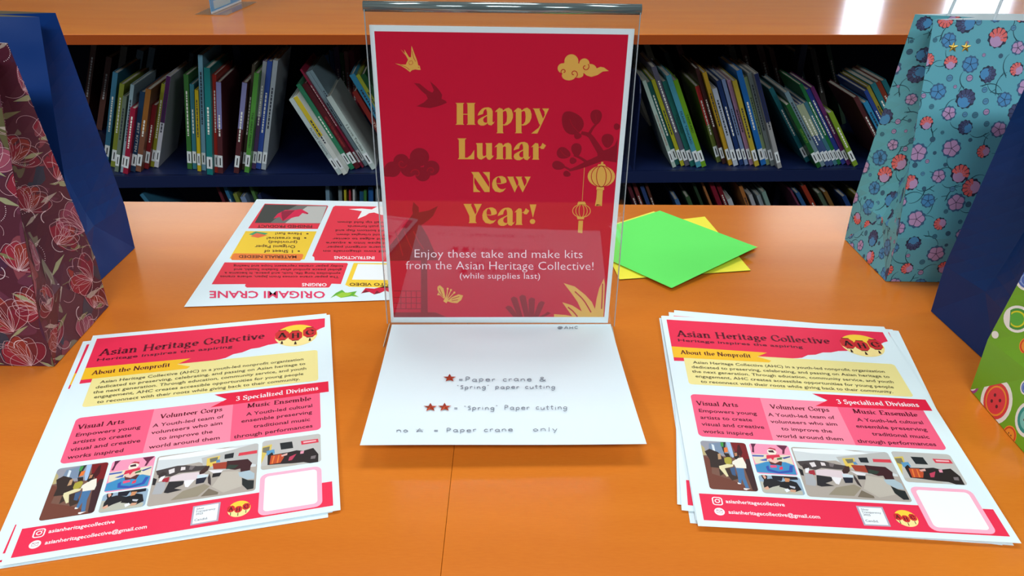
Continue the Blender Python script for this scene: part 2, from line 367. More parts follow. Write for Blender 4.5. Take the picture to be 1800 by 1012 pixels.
BA = .0605; BO = np.array([-.008, 2.095]); ca, sa = math.cos(BA), math.sin(BA)
def toB(p): dx, dy = p[0] - BO[0], p[1] - BO[1]; return np.array([dx * ca + dy * sa, -dx * sa + dy * ca, p[2]])
def frB(p): return (BO[0] + p[0] * ca - p[1] * sa, BO[1] + p[0] * sa + p[1] * ca, p[2])
class BB(MB):                      # mesh built in bookcase coordinates (x along the front, y into depth)
    def fix(s): s.v = [frB(p) for p in s.v]; return s
def Bz(x, y, z): return toB(Zp(x, y, z))
def By(x, y, Y):                   # pixel ray with the plane y = Y of the bookcase
    d = ray(x, y); c = toB(_C); d2 = np.array([d[0] * ca + d[1] * sa, -d[0] * sa + d[1] * ca, d[2]])
    return c + d2 * ((Y - c[1]) / d2[1])
SH1, SH2 = -.388, -.75
DEP = .72
case = tag(empty('bookcase', frB((0, .36, -1.05)), BA), 'low dark blue double-sided bookcase with a long honey wood top beyond the table', 'bookcase')
BB().box(-2.4, 2.6, 0, DEP, -.0245, 0).fix().obj('wooden_top', wood_f, case, bevel=.001)
BB().box(-2.4, 2.6, -.0015, 0, -.0245, -.0006).fix().obj('front_edge_shade', M((170, 74, 18), .4), case)  # same wood as the top; shade on its front face painted as a darker strip
for s_ in (SH1, SH2):
    b = BB().box(-2.35, 2.55, .05, DEP - .08, s_ - .012, s_)
    b.box(-2.35, 2.55, .045, .053, s_ - .034, s_ + .0).box(-2.35, 2.55, DEP - .053, DEP - .045, s_ - .034, s_)
    b.fix().obj('shelf', blue, case)
def xfront(px): return By(px, 290, .06)[0]
for px, off in ((1113, 0),):
    xx = xfront(px)
    b = BB(); r = .05; ya, yb, zb = .055 + off, .30, -.13     # divider plate with a rounded front top corner
    prof = [(ya, SH1), (yb, SH1), (yb, zb)] + [(ya + r + r * math.cos(math.radians(90 + 15 * i)), zb - r + r * math.sin(math.radians(90 + 15 * i))) for i in range(7)]
    n = len(prof); vs = [(xx, y, z) for y, z in prof] + [(xx + .004, y, z) for y, z in prof]
    b.add(vs, [tuple(range(n)), tuple(range(2 * n - 1, n - 1, -1))] + [(i, (i + 1) % n, n + (i + 1) % n, n + i)[::-1] for i in range(n)])
    b.fix().obj('divider_plate', blue, case)
for xx in (-2.36, 2.55):
    BB().box(xx, xx + .02, .03, DEP - .03, -1.05, -.0245).fix().obj('side_panel', blue, case)
BB().box(-2.34, 2.55, DEP - .07, DEP - .06, -1.0, -.0245).fix().obj('back_panel', M((12, 20, 44), .7, .2), case)
for xx in (-.8, .9):
    BB().box(xx, xx + .02, .34, .38, -1.05, -.0245).fix().obj('centre_post', blue, case)
BB().box(-2.34, 2.55, .05, DEP - .05, -1.05, -1.0).fix().obj('plinth', blue, case)

pagem = M((205, 200, 188), .9, .1)
labm = M((222, 228, 230), .5)
inkm = M((25, 25, 30), .6)
def book(name, loc3, ang, th, ht, dp, c1, c2=None, letter=None, label='', group=None, lab=True, dash=(230, 230, 230), frac=.5, words=None):
    """loc3: foot point in bookcase coordinates (low front corner on the lean side); ang: lean (radians, + = top to the right)"""
    c_, s_ = math.cos(ang), math.sin(ang)
    # local box: x across thickness, z up the height, then leaned
    def T(p):
        x, y, z = p; return frB((loc3[0] + x * c_ + z * s_, loc3[1] + y, loc3[2] + (-x * s_ + z * c_)))
    root = tag(empty(name, T((th / 2, 0, 0)), BA), label, 'book', group)
    lift = .0
    class LB(MB):
        def fin(s): s.v = [T(p) for p in s.v]; return s
    b = .0022
    LB().box(0, b, .002, dp, 0, ht).box(th - b, th, .002, dp, 0, ht).box(0, th, 0, .0022, 0, ht).fin().obj('cover', M(c1, .38), root)
    LB().box(b, th - b, .0022, dp - .004, .003, ht - .003).fin().obj('pages', pagem, root)
    if c2: LB().box(.0002, th - .0002, -.0003, .0, ht * frac, ht * .997).fin().obj('spine_band', M(c2, .38), root)
    if lab:
        LB().box(.0004, th - .0004, -.0006, -.0001, .018, .052).fin().obj('spine_label', labm, root)
        LB().box(th * .4, th * .62, -.0009, -.0006, .024, .045).fin().obj('label_printing', inkm, root)
    if words:
        mb = LB(); w = len(words) * .0085
        fr = lambda u, v, o: (v, -.0004 - o, u)
        sans(mb, fr, words, (ht * .62, th * .32), (ht * .62 - min(w, ht * .36), th * .32), th * .42, .0002)
        mb.fin().obj('spine_lettering', M(dash, .5), root)
    else:
        mb = LB(); z = ht * (.34 + .1 * random.random()); end = ht * (.62 + .25 * random.random())
        while z < end:
            l = .003 + .007 * random.random(); mb.box(th * .34, th * .64, -.0006, -.0003, z, z + l); z += l + .0022
        mb.fin().obj('spine_lettering', M(dash, .5), root)
    return root
random.seed(4)
CN = {}
def z1_(o, s): return lambda x, y: (o[0] + x / s, o[1] + y / s)
R1, R2, R3, R4 = [z1_(o, 3.893) for o in ((150, 60), (400, 60), (1100, 60), (1320, 60))]
R5, R6 = z1_((180, 290), 3.6), z1_((1080, 290), 3.913)
ORD = ['first', 'second', 'third', 'fourth', 'fifth', 'sixth', 'seventh', 'eighth', 'ninth', 'tenth', 'eleventh', 'twelfth', 'thirteenth']
LAST = {}
def group(tf, rows, where, SH, lab=True, tops=False, gname='', kind='picture book', loy=.035, wscale=1.0, ang=None):
    """rows: (xtop, ytop, xbot, ybot, width, colour, colour2, colour words[, words, lettering colour])"""
    items = []
    for r in rows:
        (xt, yt), (xb, yb) = tf(r[0], r[1]), tf(r[2], r[3])
        if tops:
            Yf = loy + .055 + .02 * random.random(); T_ = By(xt, yt, Yf); B_ = By(xb, yb, Yf); T_[2] = min(T_[2], SH1 - .045)
            k = (T_[2] - SH) / max(1e-3, T_[2] - B_[2]); k = min(k, 6)
            Bo = T_ + (B_ - T_) * k
        else:
            Bo = Bz(xb, yb, SH); T_ = By(xt, yt, Bo[1])
        th = r[4] * (tf(1, 0)[0] - tf(0, 0)[0]) * 2.12 / FPX * wscale
        items.append((Bo, T_, th, r))
    angs = sorted(math.atan2(t[0] - b[0], t[2] - b[2]) for b, t, _, _ in items)
    a = angs[len(angs) // 2] if ang is None else ang     # one lean for a packed cluster
    ta = math.tan(a); x = None
    if LAST.get(SH) is not None:
        e0, tp, eh = LAST[SH]; hm = min(eh, items[0][1][2] - SH)
        x = max(e0, e0 + (tp - ta) * hm) + .001
    top = 0
    for i, (Bo, T_, th, r) in enumerate(items):
        H_ = T_[2] - SH; ht = H_ / math.cos(a)
        wx = th / math.cos(a)
        want = (T_[0] - ta * H_ if tops else Bo[0]) - wx / 2
        if x is None or want > x + .0005: x = want
        dz = th * math.sin(a) if a > 0 else 0          # the low corner rests on the shelf
        words = r[8] if len(r) > 8 else None
        dc = r[9] if len(r) > 9 else ((235, 235, 225) if sum(r[5]) < 330 else (40, 45, 60))
        lbl = '%s book %s, %s in %s' % (r[7], ('leaning right' if a > .08 else 'leaning left' if a < -.08 else 'upright'), ORD[i], where)
        book('book', (x + dz * ta, max(Bo[1], .012), SH + dz + .0004), a, th, max(.12, ht), .17 + .03 * random.random(), r[5], r[6], None, lbl, gname, lab, dc, words=words)
        x += wx + .0007
        top = x + ta * H_; lh = H_
    LAST[SH] = (x, ta, lh)
UG = 'picture books on the upper shelf'
group(R1, [(315, 268, 140, 880, 38, (52, 110, 140), (60, 120, 150), 'teal blue'), (375, 345, 188, 912, 34, (130, 140, 50), None, 'lime yellow'),
 (405, 430, 212, 945, 28, (105, 120, 105), None, 'grey green'), (458, 350, 252, 950, 26, (140, 165, 175), None, 'pale blue'),
 (405, 512, 258, 960, 36, (150, 25, 55), None, 'magenta'), (490, 400, 300, 945, 36, (25, 55, 85), None, 'dark blue', 'BEST KITTEN', (225, 225, 220)),
 (530, 382, 340, 945, 38, (125, 80, 60), (150, 95, 40), 'brown and orange'), (530, 490, 386, 925, 32, (125, 30, 35), None, 'dark red'),
 (628, 345, 430, 912, 28, (140, 140, 40), None, 'olive yellow'), (680, 290, 465, 915, 32, (190, 190, 200), (75, 25, 80), 'white and purple')], "leftmost upper-shelf cluster", SH1, gname=UG, wscale=.93, ang=.315)
group(R1, [(705, 280, 715, 925, 32, (55, 110, 50), None, 'green'), (742, 345, 750, 925, 28, (55, 120, 135), None, 'light teal'),
 (765, 385, 780, 940, 24, (195, 170, 30), None, 'thin yellow'), (786, 145, 812, 935, 30, (115, 160, 180), None, 'tall pale blue'),
 (820, 235, 853, 965, 40, (25, 120, 120), None, 'tall sea green'), (872, 280, 893, 950, 26, (165, 45, 35), None, 'orange red'),
 (896, 330, 925, 955, 34, (85, 40, 45), (125, 125, 175), 'lavender and maroon')], "upright cluster left of the sign", SH1, gname=UG)
group(R2, [(128, 335, 58, 955, 34, (80, 38, 42), (125, 125, 170), 'maroon and lavender'), (180, 212, 108, 930, 22, (70, 62, 50), None, 'brown'),
 (200, 272, 130, 950, 32, (80, 145, 60), None, 'bright green', 'THE GREAT FRIEND', (30, 40, 25)), (243, 188, 175, 925, 28, (85, 60, 100), (150, 155, 160), 'purple and grey'),
 (286, 190, 208, 925, 34, (50, 80, 160), None, 'royal blue'), (325, 185, 245, 930, 32, (165, 175, 182), None, 'white')], "straight cluster nearest the sign's left", SH1, gname=UG)
group(R2, [(442, 450, 775, 965, 32, (180, 195, 195), None, 'white', 'FLIGHT SCHOOL', (50, 55, 60)), (487, 435, 812, 965, 32, (205, 210, 205), (200, 180, 50), 'white and yellow'),
 (466, 350, 845, 930, 30, (40, 125, 90), None, 'emerald green'), (512, 350, 880, 925, 36, (85, 20, 30), None, 'dark crimson', 'HOW DO YOU MAKE A RAINBOW', (190, 60, 60)),
 (430, 245, 900, 915, 14, (140, 30, 60), None, 'thin magenta'), (500, 265, 915, 905, 26, (130, 155, 165), None, 'grey blue'), (540, 255, 930, 905, 24, (125, 150, 160), None, 'misty blue'),
 (657, 435, 962, 930, 36, (185, 200, 196), None, 'thick white', 'I Love Turtles', (60, 70, 60)), (862, 400, 1195, 930, 34, (120, 35, 30), None, 'brick red', 'TINY T. REX', (220, 200, 180)),
 (850, 285, 1245, 930, 38, (50, 130, 165), None, 'sky blue'), (888, 285, 1275, 930, 26, (150, 160, 50), None, 'yellow green'), (922, 285, 1310, 930, 36, (25, 75, 40), None, 'dark green', 'FIGURE', (160, 200, 150))], "fan meeting the sign's left edge", SH1, gname=UG)
group(R3, [(118, 325, 335, 915, 26, (165, 185, 175), None, 'white', 'GOOD HEARTED WARRIOR', (150, 60, 50)), (152, 335, 358, 900, 32, (30, 90, 85), None, 'dark teal'),
 (188, 318, 392, 905, 26, (165, 165, 40), None, 'mustard yellow'), (182, 232, 425, 905, 34, (90, 88, 105), None, 'slate grey'),
 (258, 330, 452, 908, 34, (30, 100, 92), None, 'teal green', 'TANKARD', (20, 50, 45)), (292, 290, 488, 915, 36, (70, 145, 165), None, 'aqua blue', 'FRANK TANKARD', (25, 60, 80)),
 (352, 322, 516, 912, 34, (105, 155, 30), None, 'lime green', 'TANKARD', (30, 60, 20))], "cluster touching the sign's right edge", SH1, gname=UG)
group(R3, [(495, 360, 640, 880, 30, (100, 112, 50), (165, 40, 40), 'olive and red'), (482, 240, 668, 890, 26, (60, 30, 28), None, 'dark brown'),
 (538, 268, 720, 900, 28, (190, 150, 40), None, 'amber'), (597, 380, 756, 905, 34, (175, 185, 200), None, 'pale white'), (622, 325, 795, 900, 30, (25, 50, 100), None, 'navy'),
 (655, 315, 828, 898, 26, (120, 140, 180), None, 'light blue'), (688, 320, 862, 898, 26, (160, 120, 150), None, 'pink'), (726, 325, 902, 908, 32, (180, 160, 50), None, 'yellow'),
 (776, 255, 946, 900, 38, (30, 105, 180), None, 'bright blue'), (816, 300, 966, 898, 24, (125, 145, 105), None, 'sage green'), (856, 270, 992, 905, 28, (115, 125, 125), None, 'grey'),
 (884, 275, 1018, 922, 30, (150, 150, 150), (30, 38, 80), 'navy and white')], "middle cluster right of the sign", SH1, gname=UG)
group(R4, [(130, 380, 395, 880, 32, (30, 100, 110), None, 'petrol teal'), (235, 490, 468, 918, 30, (28, 85, 38), None, 'forest green', 'GRUMPY', (120, 160, 60)), (222, 405, 500, 910, 30, (110, 135, 145), None, 'dusty blue'),
 (322, 490, 532, 908, 26, (55, 75, 118), (150, 160, 130), 'navy with a cream top'), (350, 484, 557, 904, 26, (60, 80, 125), (155, 165, 135), 'blue with a cream top'), (376, 475, 585, 900, 26, (60, 110, 125), None, 'blue green'),
 (340, 350, 610, 895, 24, (30, 110, 62), None, 'kelly green'), (402, 385, 638, 895, 30, (40, 58, 135), None, 'deep blue'), (465, 370, 662, 898, 26, (100, 38, 95), None, 'violet'), (526, 545, 690, 908, 34, (120, 150, 40), None, 'leaf green')],
 "cluster left of the teal bag", SH1, gname=UG)
group(R4, [(720, 440, 960, 900, 32, (85, 42, 45), None, 'russet'), (788, 475, 1010, 905, 34, (45, 130, 175), None, 'cyan'), (770, 395, 1050, 905, 26, (40, 68, 140), None, 'indigo'),
 (802, 365, 1080, 905, 24, (145, 135, 50), None, 'ochre'), (852, 350, 1120, 905, 36, (40, 115, 125), None, 'turquoise'), (890, 335, 1160, 905, 32, (125, 50, 32), None, 'rust'), (940, 325, 1200, 905, 32, (30, 105, 115), None, 'deep teal')],
 "cluster behind the teal bag", SH1, gname=UG, loy=.08)
LG = 'books on the lower shelf'
def lower(tf, rows, where): group(tf, rows, where, SH2, lab=False, tops=True, gname=LG, kind='book')
lower(R5, [(250, 190, 290, 240, 26, (60, 120, 150), None, 'sky blue')], "lower-shelf spot beside the left bags")
lower(R5, [(715, 108, 762, 230, 20, (100, 35, 45), None, 'dark red'), (764, 103, 820, 230, 22, (50, 110, 150), None, 'blue'), (838, 185, 856, 230, 26, (130, 140, 60), None, 'olive'), (888, 205, 905, 232, 34, (130, 150, 185), None, 'pale lilac blue'),
 (930, 120, 968, 212, 20, (80, 120, 65), None, 'moss green'), (990, 190, 1010, 215, 24, (40, 50, 90), None, 'navy')], "lower-shelf cluster above the origami sheet")
lower(R5, [(1422, 110, 1432, 230, 26, (120, 150, 170), None, 'pale blue'), (1503, 125, 1506, 230, 24, (120, 135, 140), None, 'grey'), (1535, 160, 1522, 230, 14, (190, 180, 50), None, 'thin yellow'), (1565, 155, 1545, 230, 14, (180, 60, 70), None, 'thin red'),
 (1590, 155, 1566, 230, 14, (190, 190, 190), None, 'thin white'), (1640, 170, 1638, 230, 26, (35, 90, 130), None, 'teal blue'), (1662, 165, 1664, 230, 18, (60, 120, 60), None, 'green'), (1698, 140, 1700, 230, 34, (40, 95, 160), None, 'bright blue'), (1742, 110, 1744, 230, 30, (120, 135, 140), None, 'silver grey')],
 "lower-shelf cluster beside the sign")
lower(R6, [(92, 125, 150, 280, 26, (90, 35, 45), None, 'maroon'), (132, 122, 190, 280, 26, (120, 50, 50), None, 'red brown'), (190, 150, 245, 280, 28, (50, 70, 120), None, 'blue'), (208, 105, 285, 280, 20, (90, 50, 40), None, 'brown')], "lower-shelf cluster behind the green paper")
lower(R6, [(428, 242, 440, 280, 30, (70, 110, 160), None, 'blue'), (505, 225, 530, 280, 30, (60, 90, 55), None, 'dark green'), (540, 118, 600, 280, 20, (40, 60, 40), None, 'forest green'), (598, 108, 668, 280, 16, (165, 105, 60), None, 'orange'), (660, 108, 715, 280, 32, (130, 25, 45), None, 'crimson'),
 (698, 98, 752, 280, 32, (115, 22, 35), None, 'dark red'), (785, 240, 800, 280, 34, (190, 195, 200), None, 'white'), (868, 148, 930, 280, 26, (175, 110, 55), None, 'tan'), (935, 210, 972, 280, 28, (175, 175, 180), None, 'dotted white'), (992, 212, 1030, 280, 28, (160, 170, 175), None, 'grey white'), (1028, 190, 1078, 280, 30, (130, 160, 150), None, 'mint')],
 "central lower-shelf cluster right of sign")
lower(R6, [(1216, 180, 1270, 280, 14, (110, 50, 75), None, 'plum'), (1262, 198, 1308, 280, 28, (45, 90, 140), None, 'blue'), (1302, 150, 1378, 280, 32, (150, 50, 30), None, 'vermilion'), (1412, 200, 1445, 280, 30, (80, 100, 80), None, 'grey green'), (1452, 192, 1492, 280, 28, (120, 85, 40), None, 'brown'),
 (1582, 222, 1612, 280, 32, (35, 65, 120), None, 'navy'), (1665, 205, 1700, 280, 24, (150, 140, 40), None, 'yellow')], "lower-shelf cluster left of teal bag")
# books of the far side, seen dimly between and above the front ones
random.seed(11)
pal = [(70, 65, 60, 'brown grey'), (45, 60, 80, 'slate'), (120, 118, 110, 'grey'), (60, 90, 110, 'steel blue'), (95, 55, 45, 'brown'), (50, 80, 60, 'green grey')]
def rear(pxs, ang, where, ht=(.24, .29), cols=None):
    x = None
    for i, px in enumerate(pxs):
        th = .012 + .008 * random.random(); X_ = By(px, 150, .46)[0]
        if x is not None and X_ < x: X_ = x
        c = cols[i % len(cols)] if cols else pal[random.randrange(len(pal))]
        h = random.uniform(*ht); dz = th * math.sin(ang) if ang > 0 else 0
        book('book', (X_, .46 + .02 * random.random(), SH1 + dz + .0004), ang, th, h, .16, c[:3], None, None, '%s far-side book, %s %s' % (c[3], ORD[i], where), 'far-side books of the upper shelf', False)
        x = X_ + th / math.cos(ang) + .001
rear([118, 150, 172, 200, 222], .35, 'from the left behind the left gift bags')
rear([300, 318], .30, 'from the left above the upright cluster')
rear([575, 583, 592, 601, 608, 616], .0, 'from the left beside the sign top', (.235, .26), [(60, 110, 160, 'sky blue'), (50, 90, 150, 'blue'), (90, 60, 110, 'violet'), (50, 110, 50, 'green'), (170, 120, 110, 'salmon'), (140, 40, 60, 'red')])
rear([1150, 1175, 1195, 1225, 1250], -.45, 'from the left above the cluster right of the sign', (.26, .3), [(120, 118, 110, 'pale grey'), (60, 70, 90, 'dark blue'), (140, 135, 115, 'beige'), (50, 60, 60, 'charcoal'), (110, 60, 60, 'dull red')])
rear([1330, 1352, 1380, 1400, 1440, 1470, 1500], -.40, 'from the left above the cluster near the teal bag', (.26, .3))

# ------------------------------------------------------------------ sign: acrylic stand, poster, handwritten note
WHITE = (224, 240, 246)
paper = M(WHITE, .55, .35)
SY = .672
AX0, AX1, AZ = -.1212, .1002, .2965
acr = acrylic('acrylic_sheet'); 
edge_m = M((150, 160, 165), .15, .8, coat=.5)
stand = tag(empty('sign_holder', (-.0105, SY, 0)), 'clear acrylic upright sign holder with a rolled top edge on the table', 'sign holder')
MB().box(AX0, AX1, SY - .0042, SY - .0030, .0022, AZ).obj('front_sheet', acr, stand)
MB().box(AX0, AX1, SY + .0016, SY + .0028, .0022, AZ).obj('back_sheet', acr, stand)
MB().tube([(AX0 - .001, SY - .0007, AZ + .001), (AX1 + .001, SY - .0007, AZ + .001)], .0042, 16).obj('rolled_top_edge', M((120, 138, 140), .12, .6, metal=.55, coat=1.0), stand, smooth=True)
MB().box(AX0 + .002, AX1 - .002, .628, SY + .003, .0003, .0020).obj('foot', acr, stand)
for xx in (AX0, AX1):
    MB().box(xx - .0004, xx + .0004, SY - .0044, SY - .0028, .0022, AZ).obj('polished_edge', edge_m, stand)
    MB().box(xx + (.002 if xx < 0 else -.002) - .0003, xx + (.002 if xx < 0 else -.002) + .0003, .628, SY - .004, .0003, .0021).obj('foot_edge', M((200, 190, 170), .3), stand)

poster = tag(empty('poster', (-.0105, SY, .003)), 'red Happy Lunar New Year poster with gold lettering inside the acrylic sign', 'poster')
def PF(u, v, off=0.0):
    p = Yp(u, v, SY - .0006); return (p[0], p[1] - off, p[2])
c4 = [PF(648.9, 43.9), PF(1115.7, 51), PF(1068.5, 567.3), PF(687.4, 566.6)]
MB().add(c4 + [(x, y + .0006, z) for x, y, z in c4], [(0, 3, 2, 1), (4, 5, 6, 7), (0, 1, 5, 4), (1, 2, 6, 5), (2, 3, 7, 6), (3, 0, 4, 7)]).obj('paper_sheet', paper, poster)
RED, DRK, GOLD = (198, 4, 50), (140, 4, 32), (222, 172, 80)
ink = lambda c: M(c, .55, .3)
RC = [(657.8, 54.8), (1104.7, 60.8), (1062.2, 556.7), (692.2, 557.4)]
def PO(name, col, fn, off):
    mb = Split(); mb.k = name; fn(mb, off)
    for k, m_ in mb.d.items():
        o = m_.obj(k, ink(col), poster)
        if 'lines' in k or 'lettering' in k: o['kind'] = 'stuff'
PO('red_background', RED, lambda m, o: poly(m, PF, RC, o), .00008)
za = lambda pts, ox, oy, s: [(ox + x / s, oy + y / s) for x, y in pts]
def darkart(m, o):
    g = lambda pts: poly(m, PF, za(pts, 660, 60, 3.75), o, RC)
    m.k = 'dark_swallow'; g([(270, 475), (320, 450), (345, 425), (335, 400), (305, 375), (255, 322), (290, 325), (345, 370), (375, 385), (385, 370), (360, 310), (400, 345), (425, 375), (440, 400), (435, 425), (465, 440), (470, 452), (440, 465), (400, 478), (360, 487)])
    o2 = o
    m.k = 'dark_cloud'
    for k, (x, y, r) in enumerate([(290, 810, 64), (170, 838, 52), (112, 890, 54), (370, 882, 52), (312, 922, 50), (222, 885, 58), (80, 905, 36), (250, 860, 50)]):
        poly(m, PF, za(ell(x, y, r, r * .95), 660, 60, 3.75), o2 + k * 1e-6, RC)
    h = lambda pts, k=0: poly(m, PF, za(pts, 960, 80, 4.2133), o + k * 1e-6, RC)
    def leaf(x, y, rx, ry, rot, k): h([(x + rx * math.cos(t) * math.cos(rot) - ry * math.sin(t) * (1 - .25 * math.cos(t)) * math.sin(rot), y + rx * math.cos(t) * math.sin(rot) + ry * math.sin(t) * (1 - .25 * math.cos(t)) * math.cos(rot)) for t in [2 * math.pi * i / 22 for i in range(22)]], k)
    m.k = 'dark_branch'
    for k, a in enumerate([(190, 568, 92, 76, -2.2), (370, 530, 56, 42, 1.6), (455, 705, 52, 44, 1.6), (130, 797, 52, 42, .3), (225, 772, 50, 38, 1.5), (92, 888, 48, 32, .2), (155, 950, 28, 22, .3), (235, 668, 28, 24, 0), (200, 852, 26, 24, 0), (525, 600, 24, 24, 0)]): leaf(*a, k)
    for k, (p, w0, w1) in enumerate([([(260, 645), (320, 665), (360, 720), (410, 800)], 24, 52), ([(370, 582), (345, 610), (320, 652)], 14, 22), ([(170, 925), (230, 905), (290, 880), (400, 835), (470, 810)], 16, 60), ([(205, 812), (250, 830), (300, 862)], 14, 22), ([(108, 885), (150, 905), (180, 922)], 12, 16)]):
        stroke(m, lambda u, v, of: PF(960 + u / 4.2133, 80 + v / 4.2133, of), smooth_line(p), lambda a, b, t, w0=w0, w1=w1: w0 + (w1 - w0) * t, o + 12e-6 + k * 1e-6)
    h([(380, 790), (460, 765), (505, 740), (530, 690), (522, 865), (430, 850), (380, 845)], 20)
    j = lambda pts, k=0: poly(m, PF, za(pts, 670, 340, 4.4), o + k * 1e-6, RC)
    m.k = 'dark_pagoda'; j([(65, 405), (125, 330), (245, 155), (240, 120), (250, 65), (290, 105), (292, 145), (370, 130), (440, 95), (400, 175), (360, 210), (310, 245), (360, 330), (440, 515), (70, 520)])
    j([(308, 515), (355, 515), (360, 925), (308, 925)], 1); j([(95, 918), (420, 918), (505, 955), (97, 955)], 2)
    for y in (750, 800, 845, 888): j([(98, y), (312, y), (312, y + 5), (98, y + 5)], 3)
    for x in (150, 190, 230, 270): j([(x, 750), (x + 5, 750), (x + 5, 890), (x, 890)], 4)
    q = lambda pts, k=0: poly(m, PF, za(pts, 640, 280, 3.162), o + k * 1e-6, RC)
    m.k = 'dark_fan'
    for a, b, c, d in [(800, 815, 845, 875), (830, 765, 868, 875), (878, 755, 905, 875), (930, 770, 930, 875), (985, 790, 955, 875), (1020, 850, 985, 875)]: q([(a - 16, b + 8), (a, b - 4), (a + 20, b + 4), (c + 14, d), (c - 14, d)], 5)
PO('dark_red_ornaments', DRK, darkart, .00016)
def cuts(m, o):
    S_ = lambda pts, ox, oy, s, w: stroke(m, lambda u, v, of: PF(ox + u / s, oy + v / s, of), smooth_line(pts), w, o)
    sp = lambda x, y, r, a: [(x + r * (1 - i / 16) * math.cos(a + i * .42), y + r * (1 - i / 16) * math.sin(a + i * .42)) for i in range(14)]
    for x, y, r, a in ((175, 850, 34, .3), (268, 920, 36, 3.3), (368, 900, 28, 3.0)): S_(sp(x, y, r, a), 660, 60, 3.75, 7)
    S_([(175, 545), (195, 590), (240, 640)], 960, 80, 4.2133, 4); S_([(365, 505), (370, 540), (368, 575)], 960, 80, 4.2133, 3); S_([(105, 775), (135, 810), (170, 825)], 960, 80, 4.2133, 4)
    for p in ([(108, 285), (140, 380), (168, 480)], [(178, 290), (215, 380), (250, 450)], [(250, 290), (290, 370), (330, 430)]): S_(p, 670, 340, 4.4, 9)
PO('ornament_cut_lines', (172, 6, 34), cuts, .00026)
def gold(m, o):
    g = lambda pts, k=0: poly(m, PF, za(pts, 660, 60, 3.75), o + k * 1e-6)
    m.k = 'gold_swallow'; g([(128, 192), (170, 200), (200, 200), (215, 168), (200, 140), (165, 98), (195, 128), (190, 100), (222, 152), (235, 152), (238, 75), (258, 130), (275, 175), (282, 205), (292, 208), (298, 235), (280, 235), (262, 232), (240, 238), (228, 250), (200, 228), (170, 210)])
    h = lambda pts, k=0: poly(m, PF, za(pts, 960, 80, 4.2133), o + k * 1e-6)
    m.k = 'gold_cloud'
    for k, (x, y, rx, ry) in enumerate([(187, 117, 52, 53), (122, 168, 37, 37), (168, 222, 52, 36), (283, 132, 38, 37), (225, 180, 60, 50), (330, 182, 46, 46), (165, 170, 60, 50), (240, 215, 36, 24)]): h(ell(x, y, rx, ry), k)
    h([(275, 200), (300, 222), (335, 232), (380, 218), (420, 192), (464, 188), (430, 163), (402, 157), (375, 168), (330, 150)], 9)
    j = lambda pts, k=0: poly(m, PF, za(pts, 960, 270, 3.2667), o + k * 1e-6)
    Fj = lambda u, v, of: PF(960 + u / 3.2667, 270 + v / 3.2667, of)
    m.k = 'gold_round_lantern'; j(ell(317, 130, 79, 60)); j([(300, 60), (337, 60), (345, 76), (292, 76)], 1); j([(318, 46), (328, 46), (328, 62), (312, 62)], 2); j([(290, 188), (332, 190), (333, 208), (288, 206)], 3)
    for a in range(5): j([(296 + a * 6, 215), (301 + a * 6, 215), (296 + a * 6, 300 - 5 * (a % 2)), (280 + a * 8, 300)], 4)
    j([(292, 208), (326, 208), (318, 290), (286, 290)], 5)
    m.k = 'gold_hanging_lantern'; stroke(m, Fj, [(220, 80), (213, 180), (207, 270)], 2.6, o)
    stroke(m, Fj, ell(203, 328, 51, 37, 28), 4, o, closed=True)
    for rx in (33, 14): stroke(m, Fj, ell(203, 328, rx, 37, 24), 3.6, o, closed=True)
    j([(185, 275), (222, 275), (230, 291), (178, 291)], 1); j([(176, 362), (220, 362), (216, 376), (180, 376)], 2); j([(186, 384), (212, 384), (208, 456), (182, 452)], 3)
    m.k = 'gold_leaves'; j([(45, 920), (110, 925), (150, 932), (92, 852), (150, 870), (205, 905), (180, 850), (145, 800), (100, 742), (165, 762), (225, 810), (262, 850), (280, 890), (290, 830), (305, 770), (332, 715), (337, 745), (329, 937), (45, 937)], 4)
    q = lambda pts, k=0: poly(m, PF, za(pts, 670, 340, 4.4), o + k * 1e-6)
    m.k = 'gold_butterfly'; q([(435, 740), (437, 718), (455, 708), (482, 732), (497, 800), (485, 812), (455, 785), (432, 785), (445, 760)]); q([(512, 832), (545, 802), (600, 778), (634, 787), (620, 822), (588, 847), (545, 843)], 1); q([(480, 832), (497, 800), (520, 822), (505, 847)], 2)
    for a in ([(503, 815), (515, 735)], [(508, 818), (540, 745)], [(512, 822), (566, 765)]):
        stroke(m, lambda u, v, of: PF(670 + u / 4.4, 340 + v / 4.4, of), a, 7, o); q(ell(a[1][0], a[1][1], 8), 3)
PO('gold_ornaments', GOLD, gold, .00020)
